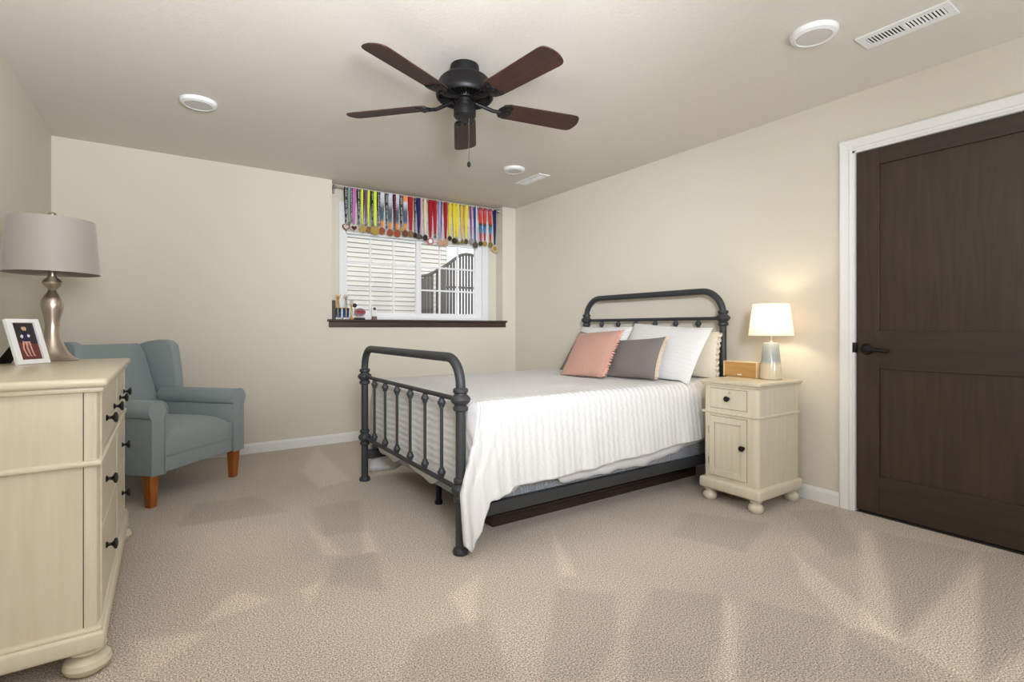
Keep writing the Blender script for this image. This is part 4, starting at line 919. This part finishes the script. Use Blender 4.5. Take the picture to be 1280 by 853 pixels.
MEDALS = [
    (2.090, 2.026, 'text', 'BLACK', .026, 'heart', 'WHITEY', .036, 'heart medal with pale face on a black lettered ribbon, leftmost on the rod'),
    (2.123, 2.067, 'solid', 'MINT', .022, 'oval', 'GREYM', .018, 'small grey medal on a thin grey-green ribbon, second from the left'),
    (2.144, 2.093, 'text', 'BLACK', .020, 'oval', 'GREYM', .016, 'small grey medal on a thin black ribbon, just left of the pink ribbon'),
    (2.171, 2.027, 'solid', 'PINK', .030, 'heart', 'MAROON', .036, 'dark red heart medal on a wide pink ribbon near the left end'),
    (2.211, 2.078, 'text', 'BLACK', .026, 'oval', 'GREYM', .018, 'small grey medal on a black lettered ribbon, just right of the pink ribbon'),
    (2.252, 2.028, 'stripe', 'NEON', .029, 'star', 'GOLDM', .042, 'gold star medal on a neon yellow and black ribbon, leftmost of the neon ones'),
    (2.283, 2.070, 'solid', 'PLUM', .018, 'oval', 'GREYM', .016, 'small grey medal on a thin plum ribbon between two neon ribbons'),
    (2.318, 2.028, 'stripe', 'NEON', .029, 'disc', 'BRONZ', .030, 'bronze round medal on a neon yellow and black ribbon, middle of the neon ones'),
    (2.346, 2.078, 'text', 'BLACK', .018, 'oval', 'GREYM', .016, 'small grey medal on a black lettered ribbon between two neon ribbons'),
    (2.375, 2.022, 'solid', 'NEON', .029, 'disc', 'GOLDM', .044, 'large gold round medal on a plain neon yellow ribbon, rightmost of the neon ones'),
    (2.409, 2.085, 'text', 'BLACK', .026, 'oval', 'GREYM', .018, 'small grey medal on a black lettered ribbon, just right of the neon ribbons'),
    (2.448, 2.030, 'ramp', 'FADE', .038, 'disc', 'COPPR', .033, 'copper medal on a white to grey to orange ribbon, leftmost of the four faded ones'),
    (2.489, 2.070, 'text', 'BLACK', .018, 'oval', 'GREYM', .016, 'small grey medal on a thin black ribbon, after the first orange-tipped ribbon'),
    (2.530, 2.019, 'ramp', 'FADE', .038, 'disc', 'COPPR', .033, 'copper medal on a white to grey to orange ribbon, second of the four faded ones'),
    (2.575, 2.063, 'dots', 'BLACK', .022, 'oval', 'GREYM', .016, 'small grey medal on a black ribbon with red dots between faded ribbons'),
    (2.605, 2.018, 'ramp', 'FADE', .036, 'disc', 'COPPR', .036, 'larger copper medal on a white to grey to orange ribbon, third of the faded ones'),
    (2.641, 2.062, 'text', 'BLACK', .026, 'disc', 'GOLDM', .020, 'small gold medal on a black lettered ribbon, left of the orange-topped ribbon'),
    (2.690, 2.027, 'ramp', 'FADEO', .042, 'disc', 'BROWN', .034, 'brown medal on an orange-topped faded ribbon, rightmost of the faded ones'),
    (2.746, 2.029, 'solid', 'RED', .044, 'disc', 'BRONZ', .030, 'bronze medal on a wide dark red ribbon, leftmost of the red ones'),
    (2.799, 2.022, 'text', 'BLACK', .016, 'disc', 'DARKM', .026, 'dark round medal on a thin black ribbon between red and navy ribbons'),
    (2.831, 2.009, 'solid', 'NAVY', .036, 'disc', 'DARKS', .028, 'dark silver medal on a plain navy ribbon near the middle of the rod'),
    (2.865, 2.008, 'diag', 'RWB', .022, 'oval', 'DARKM', .018, 'small dark medal on a red and white striped ribbon beside the navy one'),
    (2.906, 2.004, 'solid', 'CREAM', .026, 'oval', 'DARKM', .032, 'dark oval medal on a cream ribbon right of the striped one'),
    (2.970, 1.977, 'solid', 'RED', .040, 'ring', 'REDRN', .036, 'red and white ring medal on a bright red ribbon, left of a matching pair'),
    (3.016, 2.027, 'solid', 'RED', .036, 'oval', 'GREYM', .018, 'small grey medal on a bright red ribbon, right of a matching pair'),
    (3.079, 1.970, 'stripe', 'LAV', .036, 'disc', 'ROSEG', .036, 'rose gold medal on a lavender and navy ribbon between red ribbons'),
    (3.142, 1.976, 'solid', 'RED', .034, 'oval', 'ROSEG', .038, 'pink gold oval medal on a dark red ribbon next to the yellow ribbons'),
    (3.197, 2.028, 'solid', 'YELL', .032, 'disc', 'DARKM', .024, 'small dark medal on a yellow ribbon, leftmost of the five yellow ones'),
    (3.243, 2.003, 'solid', 'YELL', .032, 'disc', 'DARKM', .032, 'dark round medal on a yellow ribbon, second of the five yellow ones'),
    (3.284, 2.002, 'solid', 'YELL', .036, 'tri', 'OLIVE', .042, 'olive triangular medal on a yellow ribbon, middle of the five yellow ones'),
    (3.341, 2.008, 'stripe', 'YELOR', .026, 'tri', 'OLIVE', .038, 'olive triangular medal on a yellow and orange ribbon, fourth of the yellow ones'),
    (3.396, 2.013, 'solid', 'YELL', .036, 'oval', 'DARKO', .028, 'dark olive medal on a yellow ribbon, rightmost of the five yellow ones'),
    (3.451, 2.022, 'stripe', 'PURP', .020, 'oval', 'SILVR', .034, 'silver oval medal on a thin purple and pink ribbon after the yellow ones'),
    (3.509, 1.984, 'stripe', 'BLUEW', .030, 'skull', 'DARKS', .034, 'dark silver medal with a knobbed top on a blue and white ribbon'),
    (3.573, 2.007, 'ramp', 'PRINT', .034, 'disc', 'DARKO', .027, 'dark olive medal on a red to blue printed ribbon, leftmost of three printed ones'),
    (3.635, 2.013, 'ramp', 'PRINT', .032, 'disc', 'GOLDM', .027, 'gold medal on a red to blue printed ribbon, middle of three printed ones'),
    (3.698, 2.005, 'ramp', 'PRINT', .032, 'disc', 'OLIVE', .029, 'olive gold medal on a red to blue printed ribbon, rightmost of three printed ones'),
    (3.762, 1.966, 'solid', 'NAVY', .030, 'ring', 'CREMG', .042, 'cream gold ring medal on a navy ribbon, rightmost on the rod'),
]

def make_medal(i, x, z, kind, key, w, shp, mk, size, label):
    yo = (-0.019, -0.006, -0.0125, 0.0005)[i % 4]
    t = thing('medal', label, 'medal', (x, RY, RZ), (0, 0, 0), 'medals hanging from the rod over the window')
    zc = z-RZ; zt = zc+size+0.004; L = -zt
    path = [(yo, zt), (yo-0.002, zt*0.5), (-0.0125, -0.012), (-0.0118, 0.004), (-0.007, 0.0105), (0, 0.0125), (0.007, 0.0105), (0.0118, 0.004), (0.0125, -0.012), (yo+0.008, zt*0.5), (yo+0.003, zt+0.001)]
    rows = []; n = len(path)
    for k, (yy, zz) in enumerate(path):
        a = path[max(k-1, 0)]; c = path[min(k+1, n-1)]; d = Vector((c[0]-a[0], c[1]-a[1])).normalized(); nn = (d.y*0.0007, -d.x*0.0007)
        f = min(1, 0.55+0.55*abs(zz-zt)/max(0.05, -zt)*2.2); hw = w/2*f
        rows.append([(-hw, yy+nn[0], zz+nn[1]), (hw, yy+nn[0], zz+nn[1]), (hw, yy-nn[0], zz-nn[1]), (-hw, yy-nn[0], zz-nn[1])])
    b = MB().grid(rows, closed=True); b.bm.verts.ensure_lookup_table(); v = list(b.bm.verts); b.bm.faces.new(v[:4]); b.bm.faces.new(v[-4:])
    b.build('ribbon', ribbon_mat(kind, key, w, L), t, smooth=0, recalc=True)
    mm = medm[mk]; em = edge_m.get(mk, mm)
    b = MB()
    if shp == 'ring':
        b.lathe([(size, -0.0022), (size, 0.0022), (size*0.62, 0.0022), (size*0.62, -0.0022), (size, -0.0022)], M=Matrix.Translation((0, yo, zc)) @ Matrix.Rotation(PI/2, 4, 'X'), n=32)
    else: b.prism([(p[0], p[1]+zc) for p in shape2(shp, size)], 'y', yo-0.0022, yo+0.0022)
    if shp == 'skull': b.ball((0, yo, zc+size*1.15), size*0.42, (1, 0.4, 1.1))
    b.tube([(0.006*math.sin(a_), yo+0.001, zt-0.004+0.006*math.cos(a_)) for a_ in [2*PI*k/10 for k in range(11)]], 0.0012, 6)
    o = b.build('medallion', em, t, smooth=30)
    if size > 0.022:
        if shp == 'ring':
            MB().lathe([(0, -0.001), (size*0.63, -0.001), (size*0.63, 0.001), (0, 0.001)], M=Matrix.Translation((0, yo, zc)) @ Matrix.Rotation(PI/2, 4, 'X'), n=28).build('centre', vinyl_m if mk == 'REDRN' else medm['DARKO'] if False else medm['GOLDM'], o)
        else:
            b = MB().prism([(p[0]*0.74, p[1]*0.74+zc) for p in shape2(shp, size)], 'y', yo-0.0036, yo-0.002)
            b.build('relief', edge_m[mk] if mk == 'MAROON' and False else mm, o, smooth=0)
for i, md_ in enumerate(MEDALS): make_medal(i, *md_)

# ------------------------------------------------------------------ trophies on the sill
bluec_m = mat('metallic_blue_column', (26, 84, 140), 0.25, metal=0.5, vary=(60, (14, 52, 100)))
marble_m = mat('white_marble', (222, 218, 212), 0.3, vary=(30, (196, 192, 188)))
silv_m = mat('silver_plastic', (168, 166, 160), 0.3, metal=0.6)
SZ = SILL+0.0005
def figurine(x, y, z, h, m, parent, lean=0.0):
    """a small athlete with raised arms"""
    b = MB(); k = h/0.13
    b.tube([(x-0.012*k, y, z), (x-0.008*k, y-0.003*k, z+0.03*k), (x-0.004*k, y, z+0.058*k)], [0.004*k, 0.0055*k, 0.007*k], 8)
    b.tube([(x+0.014*k, y, z), (x+0.010*k, y+0.004*k, z+0.03*k), (x+0.004*k, y, z+0.058*k)], [0.004*k, 0.0055*k, 0.007*k], 8)
    b.tube([(x, y, z+0.052*k), (x, y, z+0.075*k), (x+lean, y, z+0.092*k), (x+lean, y, z+0.1*k)], [0.009*k, 0.008*k, 0.012*k, 0.004*k], 10)
    b.tube([(x+lean-0.010*k, y, z+0.09*k), (x+lean-0.020*k, y, z+0.105*k), (x+lean-0.012*k, y, z+0.128*k)], [0.0045*k, 0.004*k, 0.003*k], 8)
    b.tube([(x+lean+0.010*k, y, z+0.09*k), (x+lean+0.018*k, y, z+0.108*k), (x+lean+0.022*k, y, z+0.13*k)], [0.0045*k, 0.004*k, 0.003*k], 8)
    b.ball((x+lean, y, z+0.108*k), 0.0085*k, (1, 1, 1.2), 10)
    return b.build('figurine', m, parent, world=True)
def col_trophy(x, y, label, fm, hz):
    t = thing('trophy', label, 'trophy', (x, y, SZ), 0, 'trophies on the dark window sill')
    MB().box(x-0.032, x+0.032, y-0.02, y+0.02, SZ, SZ+0.018, 0.003).build('base', marble_m, t, smooth=0, world=True)
    for s in (-1, 1): MB().lathe([(0, 0), (0.012, 0), (0.012, 0.004), (0.0105, 0.006), (0.0105, 0.082), (0.012, 0.085), (0.012, 0.088), (0, 0.088)], (x+s*0.017, y, SZ+0.018), 14).build('column', bluec_m, t, world=True)
    MB().lathe([(0, 0), (0.003, 0), (0.003, 0.09), (0, 0.09)], (x, y, SZ+0.018), 8).build('gold_rod', gold_m, t, world=True)
    MB().box(x-0.032, x+0.032, y-0.016, y+0.016, SZ+0.106, SZ+0.112, 0.002).build('platform', gold_m, t, smooth=0, world=True)
    figurine(x, y, SZ+0.112, hz, fm, t)
pq_ = MB().box(1.953, 1.984, D+0.0, D+0.014, SZ, SZ+0.178, 0.002).box(1.957, 1.98, D-0.001, D, SZ+0.02, SZ+0.16)
tag(at(pq_.build('plaque', sill_m, smooth=0), (1.968, D+0.007, SZ)), 'dark brown plaque standing at the left end of the window sill', 'plaque')
col_trophy(2.018, D+0.045, 'gold figure trophy on twin blue columns, left one of two on the sill', gold_m, 0.125)
col_trophy(2.096, D+0.055, 'silver figure trophy on twin blue columns, right one of two on the sill', silv_m, 0.13)
g = 'trophies on the dark window sill'
x, y = 2.142, D+0.04
t = thing('trophy', 'small gold figure trophy holding a silver disc, right of the blue columned ones', 'trophy', (x, y, SZ), 0, g)
MB().lathe([(0, 0), (0.022, 0), (0.022, 0.01), (0.012, 0.016), (0.007, 0.03), (0.007, 0.05), (0, 0.05)], (x, y, SZ), 16).build('base', gold_m, t, world=True)
figurine(x, y, SZ+0.05, 0.105, gold_m, t)
MB().lathe([(0, -0.003), (0.019, -0.003), (0.019, 0.003), (0, 0.003)], M=Matrix.Translation((x, y, SZ+0.167)) @ Matrix.Rotation(PI/2, 4, 'X'), n=20).build('disc', silv_m, t, world=True)
x, y = 2.222, D+0.045
navy_m = mat('dark_navy_plastic', (34, 38, 58), 0.35); red_m = mat('red_enamel', (150, 44, 44), 0.4); grey_m = mat('grey_mauve_plastic', (126, 108, 122), 0.4)
t = thing('trophy', 'trophy with an oval red and grey emblem and a dark ball on a navy base', 'trophy', (x, y, SZ), 0, g)
MB().box(x-0.05, x+0.05, y-0.02, y+0.02, SZ, SZ+0.020, 0.006).build('base', navy_m, t, smooth=0, world=True)
MB().tube([(x-0.02, y, SZ+0.018), (x-0.03, y, SZ+0.07), (x-0.046, y, SZ+0.118)], [0.006, 0.005, 0.004], 8).build('stem', gold_m, t, world=True)
MB().ball((x-0.048, y, SZ+0.136), 0.021, seg=18).build('ball', navy_m, t, world=True)
em_ = MB().prism([(x+0.056*math.sin(2*PI*k/28), SZ+0.073+0.037*math.cos(2*PI*k/28)) for k in range(28)], 'y', y-0.012, y-0.006).build('emblem', grey_m, t, smooth=0, world=True)
MB().prism([(x+0.043*math.sin(2*PI*k/28), SZ+0.075+0.017*math.cos(2*PI*k/28)) for k in range(28)], 'y', y-0.014, y-0.011).build('emblem_centre', red_m, em_, smooth=0, world=True)
x, y = 2.366, D+0.045
t = thing('trophy', 'small white trophy with a round dark red emblem, rightmost on the sill', 'trophy', (x, y, SZ), 0, g)
MB().box(x-0.022, x+0.022, y-0.018, y+0.018, SZ, SZ+0.034, 0.003).build('base', mat('brown_block', (120, 92, 82), 0.5), t, smooth=0, world=True)
MB().prism([(x-0.020, SZ+0.034), (x+0.020, SZ+0.034), (x+0.024, SZ+0.075), (x+0.028, SZ+0.11), (x+0.018, SZ+0.135), (x-0.004, SZ+0.138), (x-0.026, SZ+0.118), (x-0.024, SZ+0.075)], 'y', y-0.006, y+0.006, 0.002).build('upright', white_m, t, smooth=0, world=True)
MB().lathe([(0, -0.002), (0.015, -0.002), (0.015, 0.002), (0, 0.002)], M=Matrix.Translation((x, y-0.0075, SZ+0.108)) @ Matrix.Rotation(PI/2, 4, 'X'), n=18).build('emblem', mat('dark_maroon', (92, 34, 48), 0.4), t, world=True)
